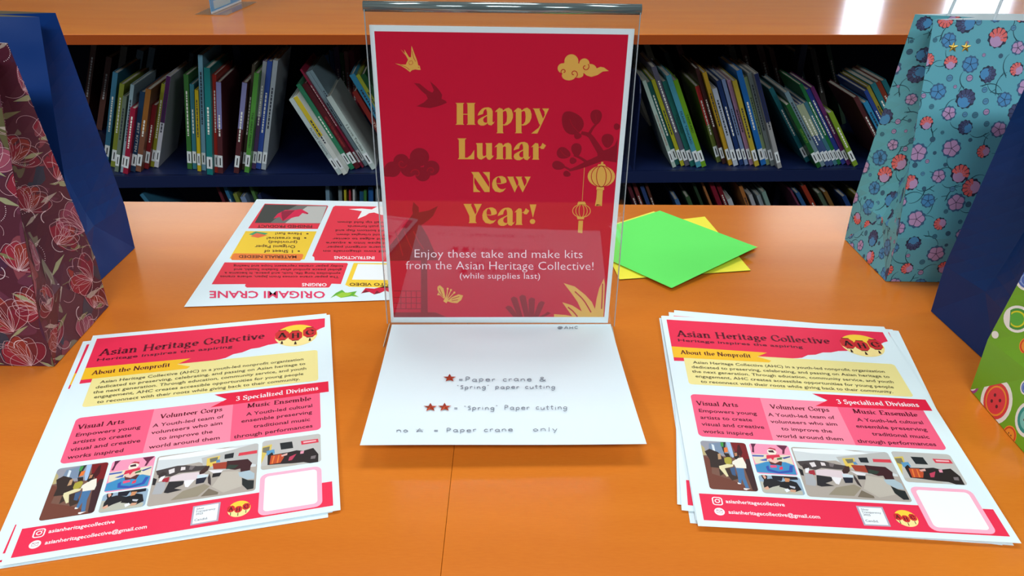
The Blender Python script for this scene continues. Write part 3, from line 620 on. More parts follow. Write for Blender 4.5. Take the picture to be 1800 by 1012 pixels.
def redcuts(m, o):
    def S_(pts, ox, oy, s, w, cl=False): stroke(m, lambda u, v, of: PF(ox + u / s, oy + v / s, of), pts if cl else smooth_line(pts), w, o, closed=cl)
    sp = lambda x, y, r, a, d=1: [(x + r * (1 - i / 18) * math.cos(a + d * i * .4), y + r * (1 - i / 18) * math.sin(a + d * i * .4)) for i in range(15)]
    for x, y, r, a, d in ((130, 192, 22, 2.4, 1), (205, 208, 30, .9, -1), (290, 158, 30, -.8, 1)): S_(sp(x, y, r, a, d), 960, 80, 4.2133, 6)
    S_(ell(317, 130, 58, 60, 24), 960, 270, 3.2667, 4, True); S_(ell(317, 130, 28, 60, 24), 960, 270, 3.2667, 4, True)
    for p in ([(165, 790), (215, 840), (258, 910)], [(125, 880), (155, 905), (180, 935)], [(324, 745), (322, 820), (318, 890)]): S_(p, 960, 270, 3.2667, 7)
    for p in ([(450, 730), (475, 785)], [(445, 765), (480, 800)], [(545, 815), (605, 795)], [(545, 830), (595, 820)]): S_(p, 670, 340, 4.4, 5)
    S_([(222, 180), (240, 175), (245, 195), (225, 200), (220, 185)], 660, 60, 3.75, 2.5); S_([(160, 202), (200, 215), (225, 235)], 660, 60, 3.75, 2.5); S_([(242, 110), (250, 150), (265, 180)], 660, 60, 3.75, 3)
    poly(m, PF, za(ell(284, 218, 3), 660, 60, 3.75), o)
PO('ornament_detail_lines', (186, 6, 34), redcuts, .00030)
ZA = lambda p: za(p, 780, 160, 7.229); ZB = lambda p: za(p, 790, 280, 7.784)
def sh(p, dx, dy): return [(x + dx, y + dy) for x, y in p]
gH = [[(148, 150), (262, 150), (247, 165), (247, 412), (262, 427), (148, 427), (165, 412), (165, 165)], [(288, 150), (405, 150), (390, 165), (392, 412), (405, 427), (290, 427), (305, 412), (302, 165)], [(240, 289), (306, 289), (306, 299), (240, 299)]]
gA = [[(430, 312), (440, 280), (465, 245), (490, 222), (520, 209), (560, 205), (575, 208), (545, 220), (515, 240), (505, 262), (500, 290)], [(535, 215), (570, 205), (605, 220), (622, 255), (620, 390), (632, 398), (650, 378), (635, 408), (605, 437), (570, 428), (553, 405), (550, 262)],
      [(553, 300), (553, 314), (512, 338), (500, 362), (508, 392), (533, 402), (555, 398), (545, 420), (510, 437), (470, 437), (440, 420), (430, 390), (440, 360), (480, 335)]]
gP = [[(650, 268), (665, 245), (705, 212), (745, 225), (752, 240), (752, 520), (762, 535), (668, 535), (682, 520), (680, 262), (665, 262)], [(750, 250), (785, 222), (825, 210), (862, 235), (880, 290), (878, 340), (855, 395), (810, 430), (770, 438), (750, 430), (750, 424), (775, 420), (800, 385), (805, 320), (800, 270), (785, 248), (750, 264)]]
gY = [[(1130, 220), (1225, 220), (1215, 232), (1262, 350), (1285, 300), (1280, 260), (1250, 220), (1338, 220), (1190, 538), (1112, 538), (1160, 500), (1205, 465), (1225, 430), (1210, 410), (1150, 240)]]
gL = [[(172, 600), (290, 600), (270, 618), (270, 845), (300, 845), (345, 812), (388, 745), (388, 865), (178, 865), (195, 845), (192, 620)]]
gU = [[(408, 660), (493, 660), (493, 800), (500, 825), (515, 825), (540, 815), (540, 680), (528, 660), (613, 660), (613, 810), (625, 825), (640, 815), (620, 845), (590, 872), (560, 868), (545, 845), (542, 830), (510, 850), (480, 870), (445, 862), (425, 835), (422, 685)]]
gN = [[(645, 715), (665, 690), (700, 658), (740, 665), (752, 690), (752, 850), (765, 865), (660, 865), (675, 850), (675, 705)], [(750, 695), (780, 665), (820, 655), (850, 670), (862, 700), (862, 850), (872, 865), (778, 865), (790, 850), (790, 710), (775, 700), (750, 714)]]
gR = [[(1110, 715), (1135, 685), (1165, 658), (1200, 665), (1205, 690), (1205, 850), (1215, 870), (1122, 870), (1135, 850), (1135, 705)], [(1203, 715), (1235, 700), (1255, 658), (1300, 690), (1270, 735), (1240, 735), (1220, 712), (1203, 724)]]
gNN = [[(298, 172), (402, 172), (545, 385), (545, 310), (510, 230), (455, 172), (552, 172), (550, 445), (480, 445), (340, 240), (340, 320), (375, 400), (425, 445), (328, 445), (328, 215)]]
gE = [[(690, 227), (640, 240), (600, 275), (583, 330), (590, 390), (625, 437), (690, 452), (735, 437), (775, 392), (735, 408), (700, 405), (665, 380), (645, 340), (640, 290), (650, 255), (672, 240)], [(668, 238), (685, 227), (725, 227), (765, 250), (782, 290), (780, 315), (745, 328), (700, 336), (648, 332), (648, 325), (707, 325), (702, 285), (690, 258)]]
gW = [[(790, 235), (880, 235), (875, 245), (925, 370), (945, 330), (940, 290), (905, 235), (997, 235), (985, 250), (1028, 370), (1055, 320), (1055, 280), (1025, 235), (1112, 235), (1002, 452), (945, 340), (893, 452), (800, 250)]]
gYY = [[(192, 608), (305, 608), (295, 625), (355, 755), (372, 720), (365, 670), (335, 608), (443, 608), (360, 770), (358, 850), (375, 870), (262, 870), (275, 850), (272, 770), (210, 640)]]
gX = [[(1098, 615), (1190, 615), (1142, 797)], ell(1137, 848, 37, 34)]
T = lambda gl, tf, dx=0, dy=0: [tf(sh(p, dx, dy)) for p in gl]
rA, rR = T(gA, ZA), T(gR, ZA)
W_ = {'title_happy': T(gH, ZA) + rA + T(gP, ZA) + T(gP, ZA, 236, 0) + T(gY, ZA), 'title_lunar': T(gL, ZA) + T(gU, ZA) + T(gN, ZA) + T(gA, ZA, 458, 440) + T(gR, ZA),
      'title_new': T(gNN, ZB) + T(gE, ZB) + T(gW, ZB), 'title_year': T(gYY, ZB) + T(gE, ZB, -133, 430) + [sh(p, 35.3, 176.2) for p in rA] + [sh(p, -29.4, 114.6) for p in rR] + T(gX, ZB)}
for nm, gl in W_.items():
    PO(nm, (222, 168, 70), lambda m, o, gl=gl: [poly(m, PF, p, o + 2e-6 * (k % 7)) for k, p in enumerate(gl)], .00022)
def body(m, o):
    q = lambda x, y: (640 + x / 3.162, 280 + y / 3.162)
    sans(m, PF, 'Enjoy these take and make kits', q(281, 544), q(1214, 548), 14.2, o, -.008)
    sans(m, PF, 'from the Asian Heritage Collective!', q(232, 609), q(1275, 614), 14.2, o, -.008)
    sans(m, PF, '(while supplies last)', q(532, 661), q(978, 663), 10.2, o, -.006)
PO('message_lettering', (246, 222, 232), body, .00036)

# handwritten note: a folded sheet lying on the foot, its near edge lifted
note = tag(empty('handwritten_note', (-.008, .58, .003)), 'white note with pencilled star key lying in front of the red sign', 'note')
NY0, NY1 = .6655, .4985
def nz(y): t = (NY0 - y) / (NY0 - NY1); return .0030 + .0105 * max(0, t) ** 1.6
def NF(px, py, off=0.0):
    z = .008
    for _ in range(6): p = Zp(px, py, z); z = nz(p[1])
    return (p[0], p[1], z + off)
NC = [(688.8, 570.0), (1073.5, 569.2), (1136.3, 784.0), (633.3, 788.6)]
wN = [Zp(x, y, .0031) for x, y in NC[:2]] + [Zp(x, y, .0135) for x, y in NC[2:]]
def npt(s, t, dz=0, sh_=0):
    a = wN[0] * (1 - s) + wN[1] * s; b = wN[3] * (1 - s) + wN[2] * s; p = a * (1 - t) + b * t
    return (p[0], p[1] + sh_ * t, nz(p[1]) + dz + .0004 * math.sin(5 * s + 1) * t)
def leafmesh(dz, th, sh_):
    mb = MB(); n, m_ = 12, 24; vs = [npt(i / n, j / m_, dz + q, sh_) for q in (0, -th) for j in range(m_ + 1) for i in range(n + 1)]; fs = []
    K = (n + 1) * (m_ + 1); ix = lambda i, j, q=0: q * K + j * (n + 1) + i
    for j in range(m_):
        for i in range(n): fs += [(ix(i, j), ix(i, j + 1), ix(i + 1, j + 1), ix(i + 1, j)), (ix(i, j, 1), ix(i + 1, j, 1), ix(i + 1, j + 1, 1), ix(i, j + 1, 1))]
    for i in range(n): fs += [(ix(i, m_), ix(i, m_, 1), ix(i + 1, m_, 1), ix(i + 1, m_)), (ix(i + 1, 0), ix(i + 1, 0, 1), ix(i, 0, 1), ix(i, 0))]
    for j in range(m_): fs += [(ix(0, j), ix(0, j, 1), ix(0, j + 1, 1), ix(0, j + 1)), (ix(n, j + 1), ix(n, j + 1, 1), ix(n, j, 1), ix(n, j))]
    return mb.add(vs, fs)
leafmesh(0, .00025, 0).obj('upper_leaf', paper, note, smooth=False)
leafmesh(-.0011, .00025, .0022).obj('lower_leaf', paper, note)
q = lambda x, y: (620 + x / 3.3736, 550 + y / 3.3736)
m1 = MB(); O_ = .0009
for s_, a, b, h_, w_ in [('@AHC', (1212, 100), (1340, 98), 5.0, .75), ('=Paper crane &', (625, 410), (1155, 408), 7.2, .9), ('"spring" paper cutting', (618, 455), (1208, 452), 6.6, .9), ('= "spring" Paper cutting', (598, 580), (1280, 576), 7.4, .9), ('no *', (258, 712), (432, 712), 7.0, .9), ('= Paper crane', (478, 712), (958, 706), 7.0, .9), ('only', (1065, 706), (1222, 706), 7.4, .9)]:
    hand(m1, NF, s_, q(*a), q(*b), h_, O_, w_ * 1.12)
m1.obj('pencil_writing', M((96, 104, 120), .7, .2), note)
for x, y, r in ((575, 392, 36), (461, 566, 38), (545, 565, 38)):
    mb = MB(); cx, cy = q(x, y); st = [(a, cy + (b - cy) * .62) for a, b in star(cx, cy, r * 1.12 / 3.3736)]
    c_ = (cx, cy)
    top = [NF(a, b, .0013) for a, b in st] + [NF(cx, cy, .0020)]
    mb.add(top, [(i, 10, (i + 1) % 10) for i in range(10)]); mb.obj('star_sticker', M((196, 84, 52), .28, .6, metal=.75), note)

# ------------------------------------------------------------------ flyers
PHOTOS = {
'photo_picture_a':[
 ((120,84,70),[(0.5,7.4),(1.89,7.43),(1.86,9.56),(0.47,9.54)]),
 ((150,150,160),[(0.5,7.41),(1.4,7.41),(1.4,8.11),(0.94,8.09),(0.5,8.1)]),
 ((185,170,120),[(0.49,7.58),(0.6,7.75),(0.61,8.09),(0.5,8.1)]),
 ((120,140,165),[(0.76,7.53),(1.27,7.42),(1.22,7.98),(0.91,7.95),(0.71,7.88)]),
 ((215,225,230),[(0.83,7.55),(0.9,7.6),(0.9,7.9),(0.83,7.92)]),
 ((40,45,40),[(1.11,7.45),(1.27,7.43),(1.16,7.99),(1.13,7.85)]),
 ((60,150,70),[(1.11,7.45),(1.2,7.46),(1.17,7.67),(1.1,7.64)]),
 ((230,120,50),[(1.18,7.7),(1.28,7.67),(1.27,7.88),(1.16,7.93)]),
 ((160,190,225),[(1.28,7.43),(1.41,7.44),(1.42,8.11),(1.36,8.14),(1.3,7.83)]),
 ((120,20,25),[(1.41,7.44),(1.89,7.43),(1.89,8.16),(1.75,8.42),(1.62,8.09),(1.48,7.87)]),
 ((70,15,20),[(1.61,7.54),(1.67,7.51),(1.7,7.88),(1.62,8.09),(1.52,7.93)]),
 ((60,32,36),[(1.74,8.17),(1.89,8.16),(1.84,9.56),(1.7,9.5),(1.64,8.65)]),
 ((112,62,48),[(0.5,8.13),(0.72,8.26),(0.66,8.9),(1.13,9.1),(1.42,9.26),(1.73,9.52),(1.83,9.56),(0.47,9.54)]),
 ((50,38,34),[(0.58,7.92),(0.74,7.79),(0.97,7.92),(1.13,8.22),(1.14,8.47),(0.9,8.63),(0.66,8.62),(0.68,8.29)]),
 ((60,44,36),[(0.89,8.66),(1.28,8.6),(1.39,9.05),(1.19,9.15),(1.12,8.97),(1.01,8.87),(0.88,8.98)]),
 ((190,150,110),[(0.95,8.01),(1.03,7.97),(1.03,8.23),(0.93,8.26)]),
 ((170,160,60),[(1.11,8.19),(1.26,8.1),(1.33,8.2),(1.3,8.4),(1.15,8.5),(1.1,8.36)]),
 ((40,30,28),[(1.13,7.96),(1.28,7.95),(1.31,8.12),(1.18,8.13)]),
 ((225,215,170),[(0.91,8.55),(1.16,8.44),(1.34,8.45),(1.31,8.54),(1.06,8.64),(1.12,8.97),(1.06,9.0),(0.91,8.66)]),
 ((60,90,130),[(1.21,8.63),(1.36,8.56),(1.33,8.95),(1.23,8.9)]),
 ((70,115,160),[(1.38,8.56),(1.61,8.6),(1.58,8.98),(1.62,9.43),(1.52,9.43),(1.48,9.04),(1.42,9.29),(1.36,9.21),(1.39,8.84)]),
 ((235,230,215),[(1.33,8.32),(1.5,8.16),(1.66,8.1),(1.71,8.42),(1.69,8.59),(1.39,8.59),(1.36,8.45),(1.31,8.43)]),
 ((30,25,28),[(1.42,7.97),(1.48,7.86),(1.55,7.88),(1.57,8.1),(1.46,8.22),(1.41,8.14)]),
 ((190,130,95),[(1.45,7.92),(1.53,7.9),(1.52,8.04),(1.44,8.08)]),
 ((240,235,230),[(1.33,9.21),(1.42,9.26),(1.4,9.29),(1.33,9.28)]),
 ((240,235,230),[(1.46,9.44),(1.6,9.45),(1.66,9.44),(1.52,9.52),(1.46,9.5)]),
],
'photo_picture_b':[
 ((240,150,180),[(1.99,7.4),(3.15,7.39),(3.1,7.94),(1.97,7.95)]),
 ((225,215,190),[(1.97,7.92),(3.11,7.88),(3.11,8.31),(2.0,8.34)]),
 ((60,140,190),[(1.97,8.4),(2.34,8.23),(2.89,8.21),(3.12,8.33),(3.1,8.75),(1.97,8.73)]),
 ((50,80,170),[(2.27,8.46),(2.36,8.4),(2.36,8.56),(2.61,8.65),(2.92,8.57),(2.99,8.34),(3.08,8.36),(3.0,8.65),(2.6,8.74),(2.29,8.65)]),
 ((70,95,175),[(1.96,7.96),(2.32,7.95),(2.29,8.02),(1.97,8.03)]),
 ((70,95,175),[(2.14,8.18),(2.38,8.08),(2.36,8.2),(2.23,8.21)]),
 ((60,70,140),[(2.82,8.02),(3.09,7.92),(3.09,7.97),(2.89,8.07)]),
 ((90,30,60),[(2.02,7.43),(2.18,7.42),(2.09,7.59),(2.05,7.85),(1.99,7.83),(2.03,7.62)]),
 ((100,35,65),[(2.78,7.44),(3.12,7.44),(3.0,7.63),(2.94,7.84),(2.88,7.84),(2.92,7.66)]),
 ((90,40,40),[(2.4,8.17),(2.8,8.19),(2.74,8.39),(2.64,8.35),(2.44,8.36)]),
 ((232,190,175),[(2.41,8.05),(2.7,8.06),(2.71,8.2),(2.58,8.29),(2.43,8.22)]),
 ((235,225,210),[(2.46,7.7),(2.57,7.6),(2.68,7.65),(2.73,7.77),(2.66,7.92),(2.49,7.92),(2.44,7.82)]),
 ((60,30,40),[(2.48,7.72),(2.63,7.69),(2.66,7.8),(2.5,7.8)]),
 ((215,45,75),[(2.39,7.94),(2.55,7.91),(2.78,7.88),(2.79,7.99),(2.6,8.04),(2.54,8.16),(2.5,8.07),(2.36,8.12)]),
 ((190,50,70),[(2.48,7.63),(2.58,7.57),(2.72,7.62),(2.72,7.71),(2.64,7.66)]),
 ((70,110,60),[(2.67,8.06),(2.83,7.99),(2.82,8.1),(2.67,8.13)]),
 ((235,80,120),[(2.4,8.39),(2.58,8.38),(2.6,8.47),(2.41,8.5)]),
 ((225,60,90),[(2.66,8.46),(2.76,8.41),(2.75,8.54),(2.65,8.57)]),
],
'photo_picture_c':[
 ((150,175,195),[(1.99,8.79),(3.12,8.8),(3.08,9.59),(1.98,9.58)]),
 ((185,185,170),[(1.98,9.11),(2.15,9.15),(2.49,9.22),(3.1,9.44),(3.08,9.59),(1.98,9.58)]),
 ((25,27,40),[(2.35,8.81),(3.08,8.82),(3.09,8.96),(2.87,8.98),(2.67,8.89),(2.6,9.06),(2.36,9.0)]),
 ((30,30,34),[(2.11,9.02),(2.33,8.97),(2.59,9.08),(2.57,9.22),(2.3,9.32),(2.15,9.41),(2.05,9.42),(2.05,9.21)]),
 ((22,22,26),[(2.58,9.09),(2.86,9.01),(3.02,9.08),(3.09,9.38),(2.9,9.48),(2.69,9.37),(2.48,9.3)]),
 ((30,20,24),[(2.06,8.82),(2.15,8.79),(2.23,8.87),(2.2,9.01),(2.1,9.04),(2.07,8.94)]),
 ((225,165,140),[(2.09,8.86),(2.16,8.84),(2.19,8.93),(2.14,9.01),(2.11,8.94)]),
 ((40,28,24),[(2.7,8.86),(2.81,8.83),(2.91,8.87),(2.87,8.98),(2.68,8.94)]),
 ((205,140,95),[(2.71,8.91),(2.86,8.93),(2.81,9.07),(2.7,9.08)]),
 ((215,165,140),[(2.03,9.39),(2.16,9.3),(2.19,9.41),(2.09,9.47)]),
 ((210,160,130),[(2.78,9.38),(2.93,9.4),(2.89,9.5),(2.75,9.49)]),
 ((235,240,250),[(2.6,9.4),(2.71,9.36),(2.75,9.44),(2.64,9.52)]),
 ((190,195,205),[(2.78,9.23),(2.94,9.27),(2.91,9.35),(2.79,9.3)]),
],
'photo_picture_d':[
 ((175,165,155),[(3.25,7.54),(6.12,7.39),(6.07,9.61),(3.22,9.63)]),
 ((208,214,216),[(3.24,7.66),(4.76,7.58),(5.9,7.41),(6.12,7.41),(6.07,8.58),(5.12,8.53),(4.42,8.01),(3.24,8.14)]),
 ((235,240,242),[(3.25,7.54),(4.79,7.48),(5.62,7.61),(4.72,7.72),(3.85,7.73),(3.24,7.66)]),
 ((185,185,182),[(4.47,7.84),(6.1,7.46),(6.12,8.51),(5.95,8.43),(5.11,8.56),(4.54,8.19)]),
 ((70,62,62),[(3.24,8.14),(3.82,8.04),(4.06,8.07),(4.38,8.18),(4.78,8.24),(4.69,8.41),(4.31,8.41),(3.9,8.38),(3.7,8.49),(3.43,8.42),(3.3,8.33)]),
 ((222,215,215),[(3.59,8.18),(3.75,8.13),(3.77,8.32),(3.63,8.37)]),
 ((225,215,215),[(3.93,8.12),(4.05,8.14),(4.06,8.27),(3.93,8.28)]),
 ((120,110,110),[(4.18,8.13),(4.34,8.15),(4.25,8.32),(4.16,8.29)]),
 ((225,195,90),[(4.63,7.89),(5.01,7.84),(4.98,7.99),(5.03,8.12),(4.77,8.31),(4.64,8.22)]),
 ((110,110,95),[(4.71,7.92),(4.95,7.89),(4.93,8.06),(4.74,8.11)]),
 ((30,35,40),[(5.13,7.82),(5.4,7.79),(5.39,8.03),(5.14,8.03)]),
 ((215,60,75),[(5.55,7.84),(6.08,7.82),(6.08,7.97),(5.53,7.98)]),
 ((90,140,180),[(4.91,8.03),(5.0,8.01),(5.03,8.14),(4.91,8.16)]),
 ((160,60,40),[(4.81,8.17),(5.21,8.17),(5.31,8.26),(5.22,8.49),(4.98,8.45),(4.86,8.43)]),
 ((60,25,30),[(5.22,8.14),(5.36,8.16),(5.59,8.17),(5.82,8.18),(5.96,8.4),(5.92,8.53),(5.91,8.75),(5.65,8.83),(5.63,8.58),(5.48,8.6),(5.22,8.49)]),
 ((45,60,50),[(5.29,8.33),(5.58,8.4),(5.46,8.53),(5.21,8.51)]),
 ((222,205,210),[(3.7,8.49),(4.01,8.43),(4.43,8.46),(4.64,8.6),(4.74,8.69),(4.67,8.85),(4.1,8.74),(3.67,8.71)]),
 ((235,232,235),[(4.06,8.74),(4.38,8.78),(4.22,9.07),(4.14,9.04)]),
 ((35,33,36),[(3.21,8.44),(3.32,8.52),(3.3,8.77),(3.22,8.75)]),
 ((55,45,45),[(3.34,8.33),(3.45,8.22),(3.56,8.31),(3.53,8.44),(3.35,8.49)]),
 ((235,235,240),[(3.41,8.45),(3.53,8.41),(3.48,8.63),(3.37,8.64)]),
 ((165,40,55),[(3.49,8.54),(3.66,8.49),(3.65,8.71),(3.54,8.72),(3.46,8.64)]),
 ((172,174,178),[(3.33,8.68),(3.57,8.69),(3.6,9.0),(3.53,9.19),(3.37,9.17),(3.27,9.15)]),
 ((38,36,40),[(3.67,8.71),(4.09,8.77),(4.07,8.93),(3.85,9.04),(4.07,9.14),(3.69,9.2),(3.58,9.15)]),
 ((62,38,35),[(4.47,8.46),(4.63,8.25),(4.74,8.24),(4.71,8.44),(4.6,8.57),(4.48,8.58)]),
 ((205,220,228),[(4.43,8.59),(4.74,8.63),(4.72,8.75),(4.43,8.74)]),
 ((30,32,48),[(4.41,8.75),(4.71,8.74),(4.64,8.97),(4.42,8.99)]),
 ((228,225,228),[(4.71,8.44),(4.92,8.48),(5.14,8.53),(5.09,8.63),(4.87,8.61)]),
 ((32,30,34),[(4.86,8.63),(5.1,8.63),(5.06,8.79),(4.85,8.8)]),
 ((60,50,52),[(4.77,8.59),(4.82,8.84),(4.85,9.14),(4.76,9.02),(4.73,8.78)]),
 ((150,140,120),[(4.1,9.2),(4.66,9.03),(4.82,9.17),(4.52,9.52),(3.81,9.52)]),
 ((120,108,92),[(4.8,9.26),(5.08,9.48),(5.07,9.57),(4.61,9.55)]),
 ((190,182,170),[(5.13,8.62),(5.58,8.68),(5.7,9.01),(5.72,9.37),(5.22,9.53),(4.88,9.2)]),
 ((170,190,200),[(5.58,8.74),(5.9,8.72),(6.05,8.89),(6.05,9.13),(5.85,9.12),(5.62,8.92)]),
 ((30,36,36),[(5.7,9.01),(5.88,9.15),(6.05,9.19),(6.05,9.55),(5.88,9.56),(5.72,9.31)]),
],
'photo_picture_e':[
 ((190,188,184),[(6.23,7.48),(7.99,7.4),(7.92,8.78),(6.22,8.76)]),
 ((215,190,90),[(6.23,7.7),(6.52,7.63),(6.49,7.9),(6.34,8.08),(6.22,8.51),(6.19,8.1)]),
 ((120,115,95),[(6.24,7.75),(6.45,7.72),(6.44,7.9),(6.36,8.02),(6.24,7.96)]),
 ((30,35,38),[(6.75,7.63),(7.12,7.63),(7.16,7.96),(6.79,7.96)]),
 ((215,55,75),[(7.39,7.67),(7.92,7.67),(7.94,7.85),(7.41,7.86)]),
 ((235,190,195),[(7.46,7.72),(7.86,7.72),(7.86,7.78),(7.47,7.79)]),
 ((90,150,190),[(6.36,7.93),(6.59,7.89),(6.61,8.1),(6.37,8.14)]),
 ((185,180,170),[(6.22,8.6),(6.43,8.62),(7.27,8.68),(7.29,8.82),(6.21,8.78)]),
 ((35,26,28),[(6.4,8.14),(6.53,8.02),(6.57,8.15),(7.02,8.13),(7.26,8.09),(7.46,8.16),(7.77,8.09),(7.92,8.42),(7.91,8.79),(7.66,8.79),(7.48,8.7),(7.15,8.68),(6.78,8.63),(6.41,8.6)]),
 ((190,75,40),[(6.5,8.18),(6.81,8.17),(6.89,8.33),(6.79,8.57),(6.47,8.58)]),
 ((225,120,50),[(6.57,8.21),(6.62,8.21),(6.56,8.57),(6.52,8.57)]),
 ((225,120,50),[(6.72,8.2),(6.75,8.2),(6.72,8.56),(6.67,8.56)]),
 ((190,60,90),[(7.05,8.36),(7.26,8.26),(7.13,8.52),(7.02,8.53)]),
 ((225,150,170),[(7.38,8.17),(7.49,8.16),(7.47,8.29),(7.37,8.29)]),
 ((220,170,160),[(6.8,8.22),(6.99,8.16),(6.98,8.26),(6.82,8.3)]),
 ((120,110,112),[(7.7,8.47),(7.85,8.46),(7.82,8.61),(7.68,8.6)]),
],
}
BOX = {'photo_picture_a': (.51, 7.42, 1.86, 9.55), 'photo_picture_b': (1.96, 7.42, 3.14, 8.78), 'photo_picture_c': (1.97, 8.84, 3.15, 9.6), 'photo_picture_d': (3.2, 7.48, 6.11, 9.64), 'photo_picture_e': (6.22, 7.42, 8.0, 8.79)}
TEXTS = [
('Asian Heritage Collective', 0.46, 1.44, 6.06, 1.34, 'S'),
('Heritage inspires the aspiring', 0.46, 1.78, 4.94, 1.76, 'n'),
('About the Nonprofit', 0.46, 2.62, 2.93, 2.6, 'S'),
('Asian Heritage Collective (AHC) in a youth-led nonprofit organization', 0.82, 3.19, 7.47, 3.08, 'n'),
('dedicated to preserving, celebrating, and passing on Asian heritage to', 0.74, 3.48, 7.54, 3.39, 'n'),
('the next generation. Through education, community service, and youth', 0.72, 3.76, 7.57, 3.7, 'n'),
('engagement, AHC creates accessible opportunities for young people', 0.8, 4.04, 7.47, 4.02, 'n'),
('to reconnect with their roots while giving back to their community.', 0.94, 4.34, 7.35, 4.31, 'n'),
('3 Specialized Divisions', 5.27, 5.1, 7.98, 5.02, 'S'),
('Visual Arts', 0.64, 5.62, 1.97, 5.6, 'S'),
('Empowers young', 0.67, 5.99, 2.49, 5.98, 'n'),
('artists to create', 0.67, 6.34, 2.28, 6.33, 'n'),
('visual and creative', 0.66, 6.68, 2.59, 6.67, 'n'),
('works inspired', 0.66, 7.04, 2.17, 7.04, 'n'),
('Volunteer Corps', 3.0, 5.58, 4.89, 5.58, 'S'),
('A Youth-led team of', 2.84, 6.0, 4.96, 5.96, 'n'),
('volunteers who aim', 2.85, 6.35, 4.94, 6.3, 'n'),
('to improve the', 3.11, 6.69, 4.68, 6.68, 'n'),
('world around them', 2.88, 7.06, 4.92, 7.04, 'n'),
('Music Ensemble', 5.66, 5.57, 7.73, 5.58, 'S'),
('A Youth-led cultural', 5.65, 6.0, 7.76, 5.96, 'n'),
('ensemble preserving', 5.52, 6.34, 7.75, 6.32, 'n'),
('traditional music', 5.91, 6.69, 7.68, 6.7, 'n'),
('through performances', 5.34, 7.1, 7.76, 7.05, 'n'),
('asianheritagecollective', 0.87, 10.08, 2.47, 10.09, 'n'),
('asianheritagecollective@gmail.com', 0.88, 10.49, 3.33, 10.49, 'n'),
('Silver', 4.55, 10.08, 4.76, 10.08, 'n'),
('Transparency', 4.54, 10.18, 5.06, 10.18, 'n'),
('2025', 4.55, 10.28, 4.74, 10.29, 'n'),
('Candid.', 4.54, 10.52, 4.89, 10.52, 'n'),

]
K1, K2, K3 = (234, 40, 78), (246, 190, 36), (240, 226, 150)
FI = lambda c: M(c, .5, .35)
def rect_world(TL, ang_pt=None, diag=None, z=.001):
    """letter sheet from a corner pixel and a second one (left edge or diagonal)"""
    a = Zp(*TL, z); w, h = .2159, .2794
    if ang_pt is not None:
        b = Zp(*ang_pt, z); d = (b - a)[:2]; d /= np.linalg.norm(d); V = np.array([d[0], d[1]])
    else:
        b = Zp(*diag, z); d = (b - a)[:2]; al = math.atan2(d[1], d[0]) ; be = math.atan2(-h, w); t = al - be; V = np.array([math.sin(t), -math.cos(t)])
    U = np.array([-V[1], V[0]]); o = a[:2]
    return [np.array([*(o + U * x + V * y), z]) for x, y in ((0, 0), (w, 0), (w, h), (0, h))]
PGC = [(0, 0), (8.5, 0), (8.5, 11), (0, 11)]
def sheet(C, th, name, parent):
    c = [tuple(p) for p in C]
    return MB().add(c + [(x, y, z - th) for x, y, z in c], [(0, 3, 2, 1), (4, 5, 6, 7), (0, 1, 5, 4), (1, 2, 6, 5), (2, 3, 7, 6), (3, 0, 4, 7)]).obj(name, paper, parent)
def fprint(name, col, F, parent, fn, off):
    m = MB(); fn(m, off); ob = m.obj(name, FI(col), parent)
    if 'lettering' in name: ob['kind'] = 'stuff'
    return ob
HEADER = [(.18, .25), (8.3, .25), (8.28, .9), (8.1, 1.0), (7.96, 1.12), (7.7, 1.25), (7.3, 1.5), (6.5, 1.76), (6.2, 1.8), (5.9, 1.93), (5.6, 1.96), (5.3, 2.14), (5.0, 2.2), (4.75, 2.4), (4.6, 2.44), (4.3, 2.5), (2.5, 2.7), (.62, 2.7), (.62, 3.06), (.18, 3.08)]
